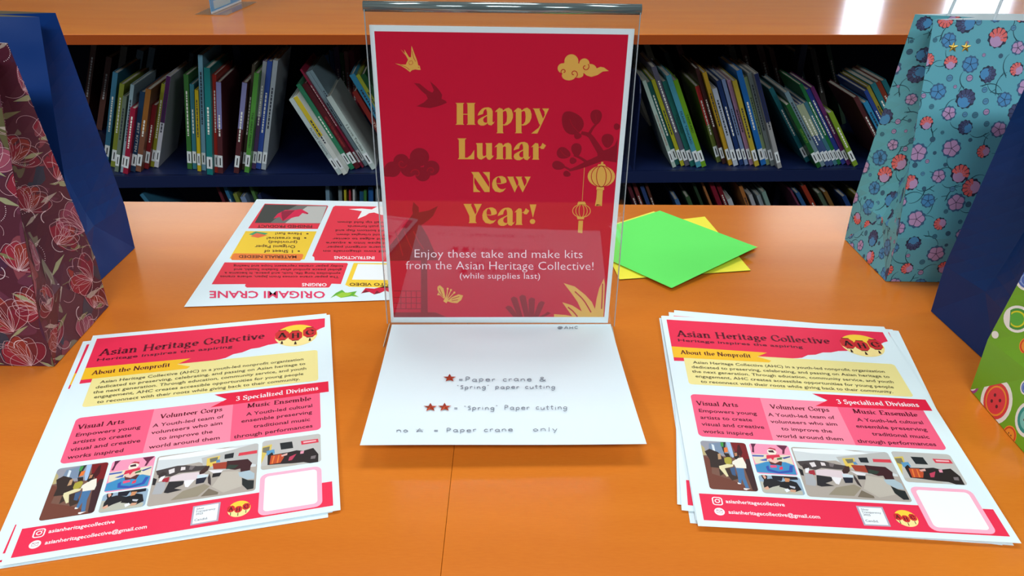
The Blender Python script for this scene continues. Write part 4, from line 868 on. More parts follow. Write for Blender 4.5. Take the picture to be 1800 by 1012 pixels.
def flyer(C, label, full=True):
    root = tag(empty('flyer', (sum(p[0] for p in C) / 4, sum(p[1] for p in C) / 4, C[0][2])), label, 'flyer', None)
    sheet(C, .0002, 'paper_sheet', root); F = flat_frame(PGC, C); P_ = lambda *a, **k: fprint(*a, **k)
    P_('red_header', K1, F, root, lambda m, o: poly(m, F, HEADER, o), .00006)
    P_('red_footer', K1, F, root, lambda m, o: poly(m, F, [(.18, 9.75), (8.3, 9.75), (8.3, 10.78), (.18, 10.78)], o), .00006)
    P_('yellow_ribbon', K2, F, root, lambda m, o: poly(m, F, [(.18, 2.15), (3.56, 2.2), (3.15, 2.5), (3.6, 2.72), (3.5, 2.84), (.18, 2.86)], o), .00012)
    P_('qr_panel', (248, 176, 200), F, root, lambda m, o: poly(m, F, rrect(6.22, 8.98, 8.0, 10.73, .22), o), .00012)
    if not full: return root
    P_('cream_panel', K3, F, root, lambda m, o: poly(m, F, rrect(.53, 2.48, 7.98, 4.46, .12), o), .00009)
    P_('pink_panel', (244, 92, 128), F, root, lambda m, o: poly(m, F, rrect(.5, 5.02, 8.02, 7.22, .16), o), .00009)
    P_('pale_pink_panel', (250, 136, 162), F, root, lambda m, o: poly(m, F, [(2.76, 5.02), (5.2, 5.02), (5.24, 7.22), (2.74, 7.22)], o), .00012)
    P_('division_ribbon', (228, 22, 62), F, root, lambda m, o: poly(m, F, [(4.56, 4.6), (8.32, 4.58), (8.32, 5.2), (4.5, 5.3), (4.98, 4.94)], o), .00015)
    P_('logo_sun', (250, 206, 60), F, root, lambda m, o: poly(m, F, ell(7.21, 1.32, .78, .76, 36), o), .00015)
    P_('footer_logo_sun', (250, 206, 60), F, root, lambda m, o: poly(m, F, ell(5.7, 10.3, .31, .32, 24), o), .00015)
    P_('logo_sun_glow', (250, 226, 150), F, root, lambda m, o: poly(m, F, ell(7.21, 1.32, .78, .76, 30, math.radians(10), math.radians(170)), o), .00018)
    P_('footer_logo_glow', (250, 226, 150), F, root, lambda m, o: poly(m, F, ell(5.7, 10.3, .31, .32, 20, math.radians(10), math.radians(170)), o), .00018)
    LN = [(6.69, 1.23), (7.18, 1.34), (7.71, 1.2)]
    oct_ = lambda x, y, r, q: [(x - .45 * r, y - q), (x + .45 * r, y - q), (x + r, y - .5 * q), (x + r, y + .5 * q), (x + .45 * r, y + q), (x - .45 * r, y + q), (x - r, y + .5 * q), (x - r, y - .5 * q)]
    SL = [(5.48, 10.26), (5.68, 10.32), (5.89, 10.25)]
    for x, y, a, b in [(x, y, .25, .35) for x, y in LN] + [(x, y, .1, .13) for x, y in SL]: P_('logo_lantern', (206, 40, 44), F, root, lambda m, o: poly(m, F, oct_(x, y, a, b), o), .00021)
    def dk(m, o):
        for x, y in LN:
            poly(m, F, [(x - .14, y - .37), (x + .14, y - .37), (x + .14, y - .33), (x - .14, y - .33)], o); poly(m, F, [(x - .12, y + .33), (x + .12, y + .33), (x + .12, y + .37), (x - .12, y + .37)], o)
            poly(m, F, [(x - .02, y + .42), (x + .02, y + .42), (x + .05, y + .62), (x - .05, y + .62)], o)
        for x, y in SL: poly(m, F, [(x - .01, y + .14), (x + .01, y + .14), (x + .01, y + .26), (x - .01, y + .26)], o)
        for c, (x, y) in zip('AHC', LN): serif(m, F, c, (x - .15, y + .17), (x + .17, y + .17), .34, o, .26, .06)
        for c, (x, y) in zip('AHC', SL): serif(m, F, c, (x - .06, y + .07), (x + .06, y + .07), .14, o, .2, .08)
    P_('logo_lettering', (52, 20, 16), F, root, dk, .00024)
    P_('qr_plate', (244, 246, 250), F, root, lambda m, o: poly(m, F, rrect(6.36, 9.11, 7.86, 10.58, .12), o), .00015)
    P_('badge_frame', (176, 170, 186), F, root, lambda m, o: poly(m, F, [(4.45, 9.91), (5.18, 9.9), (5.17, 10.65), (4.45, 10.66)], o), .00012)
    P_('badge', (240, 246, 250), F, root, lambda m, o: poly(m, F, [(4.5, 9.96), (5.13, 9.95), (5.12, 10.6), (4.5, 10.61)], o), .00015)
    def ic(m, o):
        stroke(m, F, rrect(.52, 9.88, .77, 10.17, .07), .035, o, closed=True); stroke(m, F, ell(.645, 10.02, .06, .065, 16), .03, o, closed=True); poly(m, F, ell(.71, 9.94, .015), o)
        poly(m, F, ell(.645, 10.43, .14, .145, 22), o)
        sans(m, F, TEXTS[24][0], TEXTS[24][1:3], TEXTS[24][3:5], .135, o, .015); sans(m, F, TEXTS[25][0], TEXTS[25][1:3], TEXTS[25][3:5], .135, o, .015)
        serif(m, F, TEXTS[8][0], TEXTS[8][1:3], TEXTS[8][3:5], .24, o, .2, .08)
    P_('white_lettering', (248, 240, 244), F, root, ic, .00018)
    def ev(m, o):
        stroke(m, F, [(.57, 10.37), (.72, 10.37), (.72, 10.48), (.57, 10.48)], .012, o, closed=True); stroke(m, F, [(.57, 10.37), (.645, 10.43), (.72, 10.37)], .012, o)
    P_('envelope_icon', (150, 40, 60), F, root, ev, .00024)
    P_('heading_lettering', (96, 8, 32), F, root, lambda m, o: [serif(m, F, t, (a, b), (c, d), h, o) for (t, a, b, c, d, f), h in ((TEXTS[0], .42), (TEXTS[2], .245), (TEXTS[9], .22), (TEXTS[14], .22), (TEXTS[19], .22))], .00024)
    P_('body_lettering', (88, 20, 40), F, root, lambda m, o: [sans(m, F, t, (a, b), (c, d), .17, o, .012) for t, a, b, c, d, f in [TEXTS[1]] + TEXTS[10:14] + TEXTS[15:19] + TEXTS[20:24]], .00024)
    P_('paragraph_lettering', (78, 70, 48), F, root, lambda m, o: [sans(m, F, t, (a, b), (c, d), .155, o, .010) for t, a, b, c, d, f in TEXTS[3:8]], .00024)
    P_('badge_lettering', (52, 58, 72), F, root, lambda m, o: [sans(m, F, t, (a, b), (c, d), h, o) for (t, a, b, c, d, f), h in zip(TEXTS[26:30], (.07, .07, .07, .085))], .00024)
    for i, (nm, L_) in enumerate(PHOTOS.items()):
        bx = BOX[nm]; cl = rrect(*bx, .1, 4)
        by = {L_[0][0]: MB().add([F(u, v, .00010) for u, v in cl], [tuple(range(len(cl)))])}
        for k, (c, p) in enumerate(L_[1:]):
            poly(by.setdefault(c, MB()), F, p, .00012 + k * 3e-6, cl)
        multi('photo_print', by, root, FI)
    return root
random.seed(3)
# left pile
CL = [Zp(163.4, 589.7, .0022), Zp(579.9, 552.8, .0022), Zp(598.6, 895.8, .0022), Zp(-.1, 994.5, .0022)]
flyer(rect_world((146, 600), diag=(594, 921), z=.0006), 'flyer at the bottom of the left pile, mostly covered, its red edges showing', False)
flyer(rect_world((164, 590.5), diag=(596, 908), z=.0013), 'flyer in the middle of the left pile, peeking out at the lower right', False)
flyer(CL, 'uppermost flyer of the left pile, red and yellow print fully visible')
# right pile
CR = [Zp(1162, 555.1, .0036), Zp(1557.2, 578.3, .0036), Zp(1795.5, 954.3, .0036), Zp(1227.1, 923.8, .0036)]
flyer(rect_world((1158.7, 558.5), ang_pt=(1214.9, 930), z=.0004), 'lowest flyer of the right pile, sticking out below the others', False)
flyer(rect_world((1185, 544.9), ang_pt=(1190.5, 891), z=.0011), 'flyer in the right pile turned most clockwise, corner showing at far left', False)
flyer(rect_world((1175.5, 548.4), ang_pt=(1198.7, 903), z=.0018), 'flyer in the right pile turned slightly clockwise, second from below', False)
flyer(rect_world((1163.6, 554.6), ang_pt=(1224, 920), z=.0027), 'flyer directly beneath the uppermost one of the right pile', False)
flyer(CR, 'uppermost flyer of the right pile, red and yellow print fully visible')

# ------------------------------------------------------------------ origami instruction sheet (upside down)
ori = tag(empty('instruction_sheet', (-.2295, .84, .001)), 'origami crane instruction sheet lying upside down behind the red sign', 'paper')
oz = .0012; oA, oB = Zp(323.5, 539, oz), Zp(451.3, 350, oz); dn = Zp(683, 527, oz) - oA; dn /= np.linalg.norm(dn); df = Zp(672, 354.5, oz) - oB; df /= np.linalg.norm(df)
sheet([oB, oB + df * .2159, oA + dn * .2159, oA], .0002, 'paper_sheet', ori)
OF = lambda u, v, off=0.0: tuple(Zp(310 + u / 4.6, 330 + v / 4.6, oz) + np.array([0, 0, off]))
def OP(name, col, pts, off): m = MB(); [poly(m, OF, p, off) for p in pts]; return m.obj(name, FI(col), ori)
OR_, OY_ = (232, 50, 72), (246, 206, 56)
OP('red_panel', OR_, [[(390, 603), (1378, 607), (1388, 615), (1330, 778), (1255, 775), (1240, 800), (1230, 806), (570, 806), (555, 795), (560, 778), (285, 780)]], .00006)
OP('red_panel', OR_, [[(715, 128), (1220, 142), (1228, 150), (1143, 333), (580, 328)]], .00006)
OP('red_panel', OR_, [[(1285, 145), (1900, 158), (1900, 600), (1118, 588), (1115, 560), (1098, 550), (1268, 155)]], .00006)
OP('yellow_panel', OY_, [[(560, 350), (1135, 352), (1035, 580), (430, 570)]], .00006)
OP('yellow_panel', OY_, [[(1435, 607), (1900, 612), (1900, 812), (1400, 800), (1365, 785)]], .00006)
OP('orange_tab', (240, 128, 56), [[(470, 530), (1020, 535), (1028, 545), (1015, 578), (1000, 590), (450, 584), (440, 572), (455, 538)]], .00010)
OP('photo_print', (110, 112, 108), [[(715, 135), (1222, 147), (1165, 288), (633, 284)]], .00010)
OP('photo_light_area', (190, 190, 186), [[(1060, 150), (1215, 150), (1165, 286), (880, 286), (960, 220)]], .00012)
OP('photo_dark_area', (62, 66, 64), [[(715, 135), (980, 140), (860, 200), (760, 284), (633, 284)]], .00012)
OP('photo_crane', (220, 24, 76), [[(785, 250), (820, 210), (880, 180), (960, 180), (1010, 172), (1068, 205), (1062, 214), (1020, 205), (990, 232), (960, 236), (900, 255), (860, 270), (835, 235)]], .00014)
OP('photo_crane_shade', (150, 16, 56), [[(850, 190), (960, 182), (900, 235), (860, 270), (850, 225)], [(1068, 205), (1062, 214), (1040, 200)]], .00016)
OP('qr_plate', (240, 244, 246), [[(1468, 616), (1900, 624), (1900, 748), (1420, 742)]], .00010)
OP('green_crane', (98, 176, 54), [[(1245, 892), (1290, 850), (1340, 825), (1370, 850), (1460, 835), (1440, 862), (1475, 882), (1420, 875), (1330, 890), (1290, 870)]], .00006)
OP('green_crane_shade', (160, 205, 60), [[(1290, 870), (1340, 845), (1420, 850), (1400, 870), (1330, 890)], [(1460, 835), (1440, 862), (1475, 882), (1430, 868)]], .00009)
OP('red_crane', (206, 20, 60), [[(1490, 858), (1530, 810), (1600, 815), (1680, 795), (1740, 800), (1760, 860), (1690, 830), (1650, 850), (1600, 862), (1560, 842), (1500, 850)]], .00006)
OP('red_crane_shade', (130, 10, 40), [[(1490, 858), (1530, 825), (1560, 842), (1500, 852)], [(1600, 862), (1620, 830), (1650, 850)]], .00009)
OP('white_crane', (245, 246, 248), [[(1395, 172), (1500, 168), (1580, 175), (1625, 152), (1900, 160), (1900, 220), (1660, 220), (1600, 200), (1560, 205), (1530, 225), (1465, 252), (1500, 190)]], .00010)
OP('paper_stack_icon', (60, 160, 110), [[(585, 378), (640, 353), (742, 368), (690, 392)]], .00009)
OP('paper_stack_icon', (236, 110, 70), [[(600, 392), (650, 365), (735, 384), (660, 405)]], .00012)
mt, mh, mw = MB(), MB(), MB()
def OT(m, s_, a, b, h_): sans(m, OF, s_, a, b, h_, .00020, .02 if s_.isupper() else .012)
OT(mt, 'ORIGAMI CRANE', (1203, 838), (268, 836), 54)
mt.obj('title_lettering', FI((226, 56, 100)), ori)
for s_, a, b, h_ in [('MATERIALS NEEDED', (972, 549), (505, 546), 21), ('FINISHED PRODUCT', (1098, 303), (655, 301), 21), ('HOW-TO VIDEO', (1860, 772), (1400, 770), 22), ('1 Sheet of', (942, 504), (708, 503), 22), ('Origami Paper', (962, 466), (635, 464), 22), ('(provided)', (978, 432), (745, 430), 20), ('Be creative!', (998, 400), (730, 398), 19), ('Have fun!', (1012, 364), (800, 362), 18)]: OT(mh, s_, a, b, h_)
for x, y in ((990, 513), (1042, 406), (1060, 372)): poly(mh, OF, ell(x, y, 10, 5, 10), .0002)
for i, s_ in enumerate(['today paper cranes represent hope and healing', 'global peace symbol after Sadako Sasaki, and', 'symbolize long life, luck, and peace. It became a', 'The paper crane comes from Japan, where cranes']): OT(mh, s_, (1350 - 12 * i, 627 + 29 * i), (462 - 36 * i + (40 if i == 1 else 0), 624 + 29 * i), 16)
for i, (s_, x) in enumerate([('a small tip fold down', 1305), ('and push forwards', 1385), ('fold bottom flap and', 1288), ('and fold triangles down', 1296), ('Fold edges to center', 1262), ('collapse into a square', 1210), ('square origami paper', 1215), ('Fold two diagonals on', 1188)]):
    y = 272 + 33.5 * i; OT(mh, s_, (1700 + (40 if len(s_) > 20 else 10), y + 1), (x, y - 1), 16)
mh.obj('dark_lettering', FI((78, 30, 26)), ori)['kind'] = 'stuff'
OT(mw, 'ORIGINS', (1216, 773), (1015, 772), 24); OT(mw, 'INSTRUCTIONS', (1602, 556), (1275, 554), 22)
mw.obj('white_lettering', FI((250, 244, 246)), ori)['kind'] = 'stuff'

# ------------------------------------------------------------------ coloured origami papers
def quad_sheet(name, px, z, col, label, curl=0.0):
    C = [Zp(x, y, z + (c if curl else 0)) for (x, y, c) in px]
    c = [tuple(p) for p in C]; c2 = [(x, y, zz - .00025) for x, y, zz in c]
    o = MB().add(c + c2, [(0, 1, 2, 3)[::-1], (4, 5, 6, 7), (0, 1, 5, 4), (1, 2, 6, 5), (2, 3, 7, 6), (3, 0, 4, 7)]).obj(name, M(col, .6, .3), None)
    return tag(o, label, 'paper', None)
Y_, G_ = (250, 240, 70), (104, 240, 104)
quad_sheet('origami_paper', [(1319.4, 475.2, 0), (1089.5, 491.2, 0), (1046, 404, 0), (1238.8, 380.8, 0)], .0008, (40, 110, 60), 'dark green square of paper at the very bottom of the coloured pile')
quad_sheet('origami_paper', [(1319.4, 474.6, 0), (1089, 490.6, 0), (1046, 403.4, 0), (1238.8, 380.4, 0)], .0014, Y_, 'yellow square of paper lying askew beneath the green one')
quad_sheet('origami_paper', [(1332, 434, 0), (1178, 505.5, 0), (993, 421, 0), (1149, 371.3, 0)], .0024, (244, 236, 90), 'yellow square of paper aligned directly under the bright green one')
quad_sheet('origami_paper', [(1330.7, 434, .006), (1180.8, 505.8, .0008), (995, 422, 0), (1160, 370, 0)], .0032, G_, 'bright green square of origami paper on top of the pile', .006)

# ------------------------------------------------------------------ gift bags
BAGH, ZC = .268, .052
class Bag:
    """side = +1: bag on the right of the table (its visible gusset faces -x); -1: on the left"""
    def __init__(s, name, label, side, xi, yf, yb, col, rough, top=None, slant=0.0, xi_b=None, W_=.203, g=.011, H=BAGH, lean=0.0, inner=None, bump=0.0, topx=0.0, spec=.5):
        s.side, s.xi, s.yf, s.yb, s.W, s.g, s.H, s.lean = side, xi, yf, yb, W_, g, H, lean
        s.xb = xi if xi_b is None else xi_b; s.ym = (yf + yb) / 2; s.hd = (yb - yf) / 2; s.slant = slant; s.topx = topx
        s.root = tag(empty(name, (xi + side * W_ / 2, s.ym, 0)), label, 'gift bag', None)
        s.mat = M(col, rough, spec, back=inner, bump=bump)
        for nm, fn, r1, r2, nu, nv in (('front_panel', s.front, s.W, s.H, 10, 14), ('back_panel', s.back, s.W, s.H, 10, 14)):
            s.grid(fn, r1, r2, nu, nv).obj(nm, s.mat, s.root, smooth=False)
        s.side_mesh(s.gus_b).obj('gusset_panel', s.mat, s.root); s.side_mesh(s.gus_f).obj('gusset_panel', s.mat, s.root)
        MB().add([s.tri(0, 0), s.tri(2 * s.hd, 0), s.tri(s.hd, ZC)], [(0, 1, 2) if side > 0 else (0, 2, 1)]).obj('gusset_fold', s.mat, s.root)
        MB().add([s.front(0, 0), s.front(s.W, 0), s.back(s.W, 0), s.back(0, 0)], [(0, 3, 2, 1)]).obj('base_panel', s.mat, s.root)
        m = MB(); n = 6                       # outer gusset
        for i in range(n):
            z0_, z1_ = s.H * i / n, s.H * (i + 1) / n
            m.add([s.front(s.W, z0_), s.back(s.W, z0_), s.back(s.W, z1_), s.front(s.W, z1_)], [(0, 1, 2, 3)])
        m.obj('gusset_panel', s.mat, s.root)
    def yoff(s, z):
        t = max(0.0, (z - ZC) / (s.H - ZC)); return s.hd + (s.g - s.hd) * t
    def xin(s, y, z): # inner x (bag may stand slightly askew)
        k = (y - s.yf) / (s.yb - s.yf); return s.xi + (s.xb - s.xi) * k + s.topx * z / s.H
    def front(s, u, z, off=0.0):
        y = s.ym - s.yoff(z) + s.lean * z - off; return (s.xin(s.yf, z) + s.side * u, y + s.slant * u - .0022 * math.sin(math.pi * u / s.W) * math.sin(math.pi * z / s.H), z + .0006)
    def back(s, u, z, off=0.0):
        bow = .010 * math.sin(math.pi * min(1, max(0, u / s.W))) * max(0, z / s.H) ** 3
        y = s.ym + s.yoff(z) + s.lean * z + off + bow; return (s.xin(s.yb, z) + s.side * u, y + s.slant * u, z + .0006)
    def crease(s, z):
        if z <= ZC: ins = .008 * z / ZC
        else:
            w = s.yoff(z); ins = .008 + (math.sqrt(max(0, s.hd ** 2 - w ** 2)) * .82) * 1.0
            t = (z - ZC) / (s.H - ZC); ins = .008 * (1 - t) + ins * t ** .5 if t < 1 else ins
        return np.array([s.xin(s.ym, z) + s.side * ins, s.ym + s.lean * z, z + .0006])
    def smax(s, z): return s.hd if z >= ZC else max(1e-4, s.hd * z / ZC)
    def gus_b(s, a, z, off=0.0):
        E = np.array(s.back(0, z)); C_ = s.crease(z)
        if z < ZC:
            k = z / ZC; B0 = np.array(s.back(0, 0)); M0 = s.crease(ZC); C_ = B0 * (1 - k) + M0 * k
        p = E + (C_ - E) * (a / s.smax(z)); return (p[0] - s.side * off, p[1] - off * .3, p[2])
    def gus_f(s, a, z, off=0.0):
        E = np.array(s.front(0, z)); C_ = s.crease(z)
        if z < ZC:
            k = z / ZC; B0 = np.array(s.front(0, 0)); M0 = s.crease(ZC); C_ = B0 * (1 - k) + M0 * k
        p = E + (C_ - E) * (a / s.smax(z)); return (p[0] - s.side * off, p[1], p[2])
    def tri(s, a, z, off=0.0):
        B0, F0, M0 = np.array(s.back(0, 0)), np.array(s.front(0, 0)), s.crease(ZC); mid = (B0 + F0) / 2
        p = B0 + (F0 - B0) * a / (2 * s.hd) + (M0 - mid) * z / ZC; return (p[0] - s.side * off, p[1], p[2] + off * .5)
    def grid(s, fn, a, b, nu, nv):
        m = MB(); zs = [0, ZC * .5, ZC] + [ZC + (b - ZC) * (i + 1) / nv for i in range(nv)]; vs = [fn(a * i / nu, z) for z in zs for i in range(nu + 1)]
        fs = [(j * (nu + 1) + i, j * (nu + 1) + i + 1, (j + 1) * (nu + 1) + i + 1, (j + 1) * (nu + 1) + i) for j in range(len(zs) - 1) for i in range(nu)]
        if (fn == s.front) != (s.side > 0): fs = [f[::-1] for f in fs]
        return m.add(vs, fs)
    def side_mesh(s, fn):
        m = MB(); zs = [ZC * i / 4 for i in range(5)] + [ZC + (s.H - ZC) * (i + 1) / 14 for i in range(14)]; vs = []; n = 3
        for z in zs:
            for i in range(n + 1): vs.append(fn(s.smax(z) * i / n, z))
        fs = [(j * (n + 1) + i, j * (n + 1) + i + 1, (j + 1) * (n + 1) + i + 1, (j + 1) * (n + 1) + i) for j in range(len(zs) - 1) for i in range(n)]
        if (fn == s.gus_b) != (s.side > 0): fs = [f[::-1] for f in fs]
        return m.add(vs, fs)
    def regions(s):   # visible printed faces: (frame with v upwards, clip polygon)
        R_ = [(s.gus_b, [(0, 0), (s.hd, ZC), (s.hd, s.H), (0, s.H)], (-.01, s.hd + .01, -.01, s.H + .01)), (s.gus_f, [(0, 0), (s.hd, ZC), (s.hd, s.H), (0, s.H)], (-.01, s.hd + .01, -.01, s.H + .01)), (s.tri, [(0, 0), (2 * s.hd, 0), (s.hd, ZC)], (-.01, 2 * s.hd + .01, -.01, ZC + .01)), (s.front, [(0, 0), (s.W, 0), (s.W, s.H), (0, s.H)], (-.01, s.W + .01, -.01, s.H + .01))]
        return R_
def scatter(bx, d, n, rnd):
    out = []; 
    for _ in range(n * 12):
        p = (rnd.uniform(bx[0], bx[1]), rnd.uniform(bx[2], bx[3]))
        if all((p[0] - q[0]) ** 2 + (p[1] - q[1]) ** 2 > d * d for q in out): out.append(p)
        if len(out) >= n: break
    return out
def fine(p, m=.007):      # subdivide polygon edges so that prints follow bent panels
    out = []
    for i in range(len(p)):
        a, b = p[i], p[(i + 1) % len(p)]; k = max(1, int(math.hypot(b[0] - a[0], b[1] - a[1]) / m))
        out += [(a[0] + (b[0] - a[0]) * j / k, a[1] + (b[1] - a[1]) * j / k) for j in range(k)]
    return out
class Prints:
    def __init__(s, bag): s.bag = bag; s.m = {}
    def mb(s, name, col): return s.m.setdefault(name, {}).setdefault(col, MB())
    def p(s, name, col, F, pts, off, cl): poly(s.mb(name, col), F, pts, off, cl)
    def l(s, name, col, F, pts, w, off, cl): stroke(s.mb(name, col), F, pts, w, off, cl)
    def done(s, rough=.5):
        for n, d in s.m.items():
            o = multi(n, d, s.bag.root, lambda c: M(c, rough, .4)); o['kind'] = 'stuff'
# --- teal floral bag (right, far)
teal = Bag('gift_bag', 'teal gift bag with coral and blue flower pattern and two gold stars', 1, .408, .772, .880, (92, 170, 186), .5, xi_b=.402, inner=(225, 235, 238), slant=-.004, g=.014)
rnd = random.Random(7); P = Prints(teal)
CO, LI, SL_, BL, DK, TWG = (226, 108, 104), (184, 150, 192), (66, 74, 112), (72, 140, 190), (38, 46, 70), (24, 74, 88)
def bloom(P, F, cl, x, y, r, kind, rot):
    sc = [(x + r * (1 + .07 * math.cos(11 * t)) * math.cos(t), y + r * (1 + .07 * math.cos(11 * t)) * math.sin(t)) for t in [2 * math.pi * i / 44 for i in range(44)]]
    a, b = {'c': (CO, LI), 's': (SL_, BL), 'l': (LI, LI), 'b': (BL, BL)}[kind]
    if kind in 'cs':
        P.p('printed_flowers', DK, F, sc, .00012, cl)
        P.p('printed_flowers', b, F, ell(x + .26 * r * math.cos(rot), y + .26 * r * math.sin(rot), r * .68, n=18), .00026, cl)
        n = 6
        for i in range(n):
            t0 = rot + math.pi - 1.75 + 3.5 * i / n + .05; t1 = t0 + 3.5 / n - .1
            ox, oy = x + .2 * r * math.cos(rot), y + .2 * r * math.sin(rot)
            pts = [(ox, oy), (x + r * .92 * math.cos(t0), y + r * .92 * math.sin(t0)), (x + r * .97 * math.cos((t0 + t1) / 2), y + r * .97 * math.sin((t0 + t1) / 2)), (x + r * .92 * math.cos(t1), y + r * .92 * math.sin(t1))]
            P.p('printed_flowers', a, F, pts, .00032, cl)
        P.p('printed_flowers', b, F, ell(ox + .1 * r * math.cos(rot), oy + .1 * r * math.sin(rot), r * .42, n=14), .00038, cl)
    else:
        P.p('printed_flowers', (58, 96, 132), F, sc, .00012, cl)
        for i in range(5):
            t = rot + 2 * math.pi * i / 5; P.p('printed_flowers', a, F, ell(x + .45 * r * math.cos(t), y + .45 * r * math.sin(t), r * .44, r * .42, 12), .00020 + i * 1e-5, cl)
        for i in range(5):
            t = rot + 2 * math.pi * (i + .5) / 5; P.l('printed_flowers', DK, F, [(x, y), (x + .7 * r * math.cos(t), y + .7 * r * math.sin(t))], .0005, .00036, cl)
for F, cl, bx in teal.regions():
    A_ = (bx[1] - bx[0]) * (bx[3] - bx[2]); big = scatter(bx, .0195, int(A_ / .00042), rnd)
    for i, (x, y) in enumerate(big):
        bloom(P, F, cl, x, y, rnd.choice((.008, .0095, .0066, .0072)), rnd.choice('ccsslbl'), rnd.uniform(0, 6.28))
        an = rnd.uniform(0, 6.28); L_ = rnd.uniform(.014, .022)
        q0 = (x + .009 * math.cos(an), y + .009 * math.sin(an)); ln = [(q0[0] + L_ * t * math.cos(an + .9 * t), q0[1] + L_ * t * math.sin(an + .9 * t)) for t in [k / 6 for k in range(7)]]
        P.l('printed_twigs', TWG, F, ln, lambda a, b, t: .0003 + .0009 * t, .00010, cl)
        e_ = ln[-2]
        for s_ in (-.6, .5): P.l('printed_twigs', TWG, F, [e_, (e_[0] + .006 * math.cos(an + .9 + s_), e_[1] + .006 * math.sin(an + .9 + s_))], .0006, .00010, cl)
    sm = [p for p in scatter(bx, .010, int(A_ / .00011), rnd) if all((p[0] - q[0]) ** 2 + (p[1] - q[1]) ** 2 > .0125 ** 2 for q in big)]
    for (x, y) in sm:
        r = rnd.uniform(.0018, .0034); c = rnd.choice(((60, 120, 140), (170, 140, 180), (56, 96, 120), (80, 140, 175)))
        P.p('printed_berries', (50, 84, 112), F, ell(x, y, r, n=14), .00010, cl); P.p('printed_berries', c, F, ell(x, y, r * .82, n=12), .00016, cl); P.l('printed_berries', (50, 84, 112), F, [(x - r * .6, y), (x + r * .6, y + r * .2)], .0004, .00020, cl)
P.done(.5)
for px in (1670.5, 1692.5):
    t_ = Yp(px, 82, .812); u0, v0 = (t_[0] - teal.xin(teal.yf, t_[2])), t_[2]; st = star(u0, v0, .0052, math.pi)
    MB().add([teal.front(u, v, .0006) for u, v in st] + [teal.front(u0, v0, .0012)], [(i, (i + 1) % 10, 10) for i in range(10)]).obj('star_sticker', M((222, 184, 90), .25, .6, metal=.8), teal.root)
cord = M((205, 222, 228), .6)
def handle(bag, u0, u1, fn, h, mat, r=.0016):
    a, b = np.array(fn(u0, bag.H - .03)), np.array(fn(u1, bag.H - .03)); pts = [a]
    for i in range(13):
        t = i / 12; base = np.array(fn(u0 + (u1 - u0) * t, bag.H)); pts.append(base + np.array([0, 0, h * math.sin(math.pi * t) ** .45 if 0 < t < 1 else 0]))
    pts.append(b); MB().tube(pts, r, 8).obj('cord_handle', mat, bag.root, smooth=True)
handle(teal, .035, .062 + .09, lambda u, z: (lambda p: (p[0], p[1] - .003, p[2]))(teal.back(u, z)), .09, cord)
handle(teal, .06, .06 + .08, lambda u, z: (lambda p: (p[0], p[1] + .003, p[2]))(teal.front(u, z)), .10, cord)

# --- plain navy bags
navyL = Bag('gift_bag', 'plain dark blue gift bag standing behind the burgundy floral bag', -1, -.441, .725, .832, (4, 52, 120), .5, xi_b=-.437, inner=(120, 110, 90), bump=.5, spec=.25)
navyR = Bag('gift_bag', 'plain navy gift bag standing between the teal and green bags', 1, .438, .602, .708, (6, 46, 102), .5, xi_b=.428, inner=(60, 70, 100), bump=.4, spec=.25)

# --- burgundy bag with magnolia print (left, near)
marm = Bag('gift_bag', 'burgundy gift bag with red magnolias and fine white line drawings', -1, -.407, .590, .697, (78, 26, 46), .45, inner=(226, 214, 214))
rnd = random.Random(21); P = Prints(marm)
WL = (216, 178, 186)
def mag(F, cl, x, y, s, rot, cols, o):
    for k, a in enumerate((-1.0, 1.0, -.5, .5, 0)):
        t = rot + a * .75; c = cols[k % len(cols)]; L_ = s * (1 - .12 * abs(a)); w = s * .36
        pet = []
        for i in range(20):
            u = i / 20 * 2 * math.pi; r_ = (1 - math.cos(u)) / 2; xx = L_ * (.02 + r_ * (1 + .08 * math.sin(3 * u))); yy = w * math.sin(u) * (.35 + .75 * r_)
            pet.append((x + xx * math.cos(t) - yy * math.sin(t), y + xx * math.sin(t) + yy * math.cos(t)))
        P.p('printed_magnolias', c, F, fine(pet), o + k * 1.5e-5, cl)
        P.l('line_drawing', WL, F, [(px + .0015 * math.cos(t), py + .001) for px, py in pet] + [pet[0]], .00032, .00056, cl)
    for a in (-.5, -.2, .1, .4):
        t = rot + a; P.l('line_drawing', WL, F, smooth_line([(x, y), (x + .4 * s * math.cos(t + .2), y + .4 * s * math.sin(t + .2)), (x + .8 * s * math.cos(t), y + .8 * s * math.sin(t))]), .00026, .00058, cl)
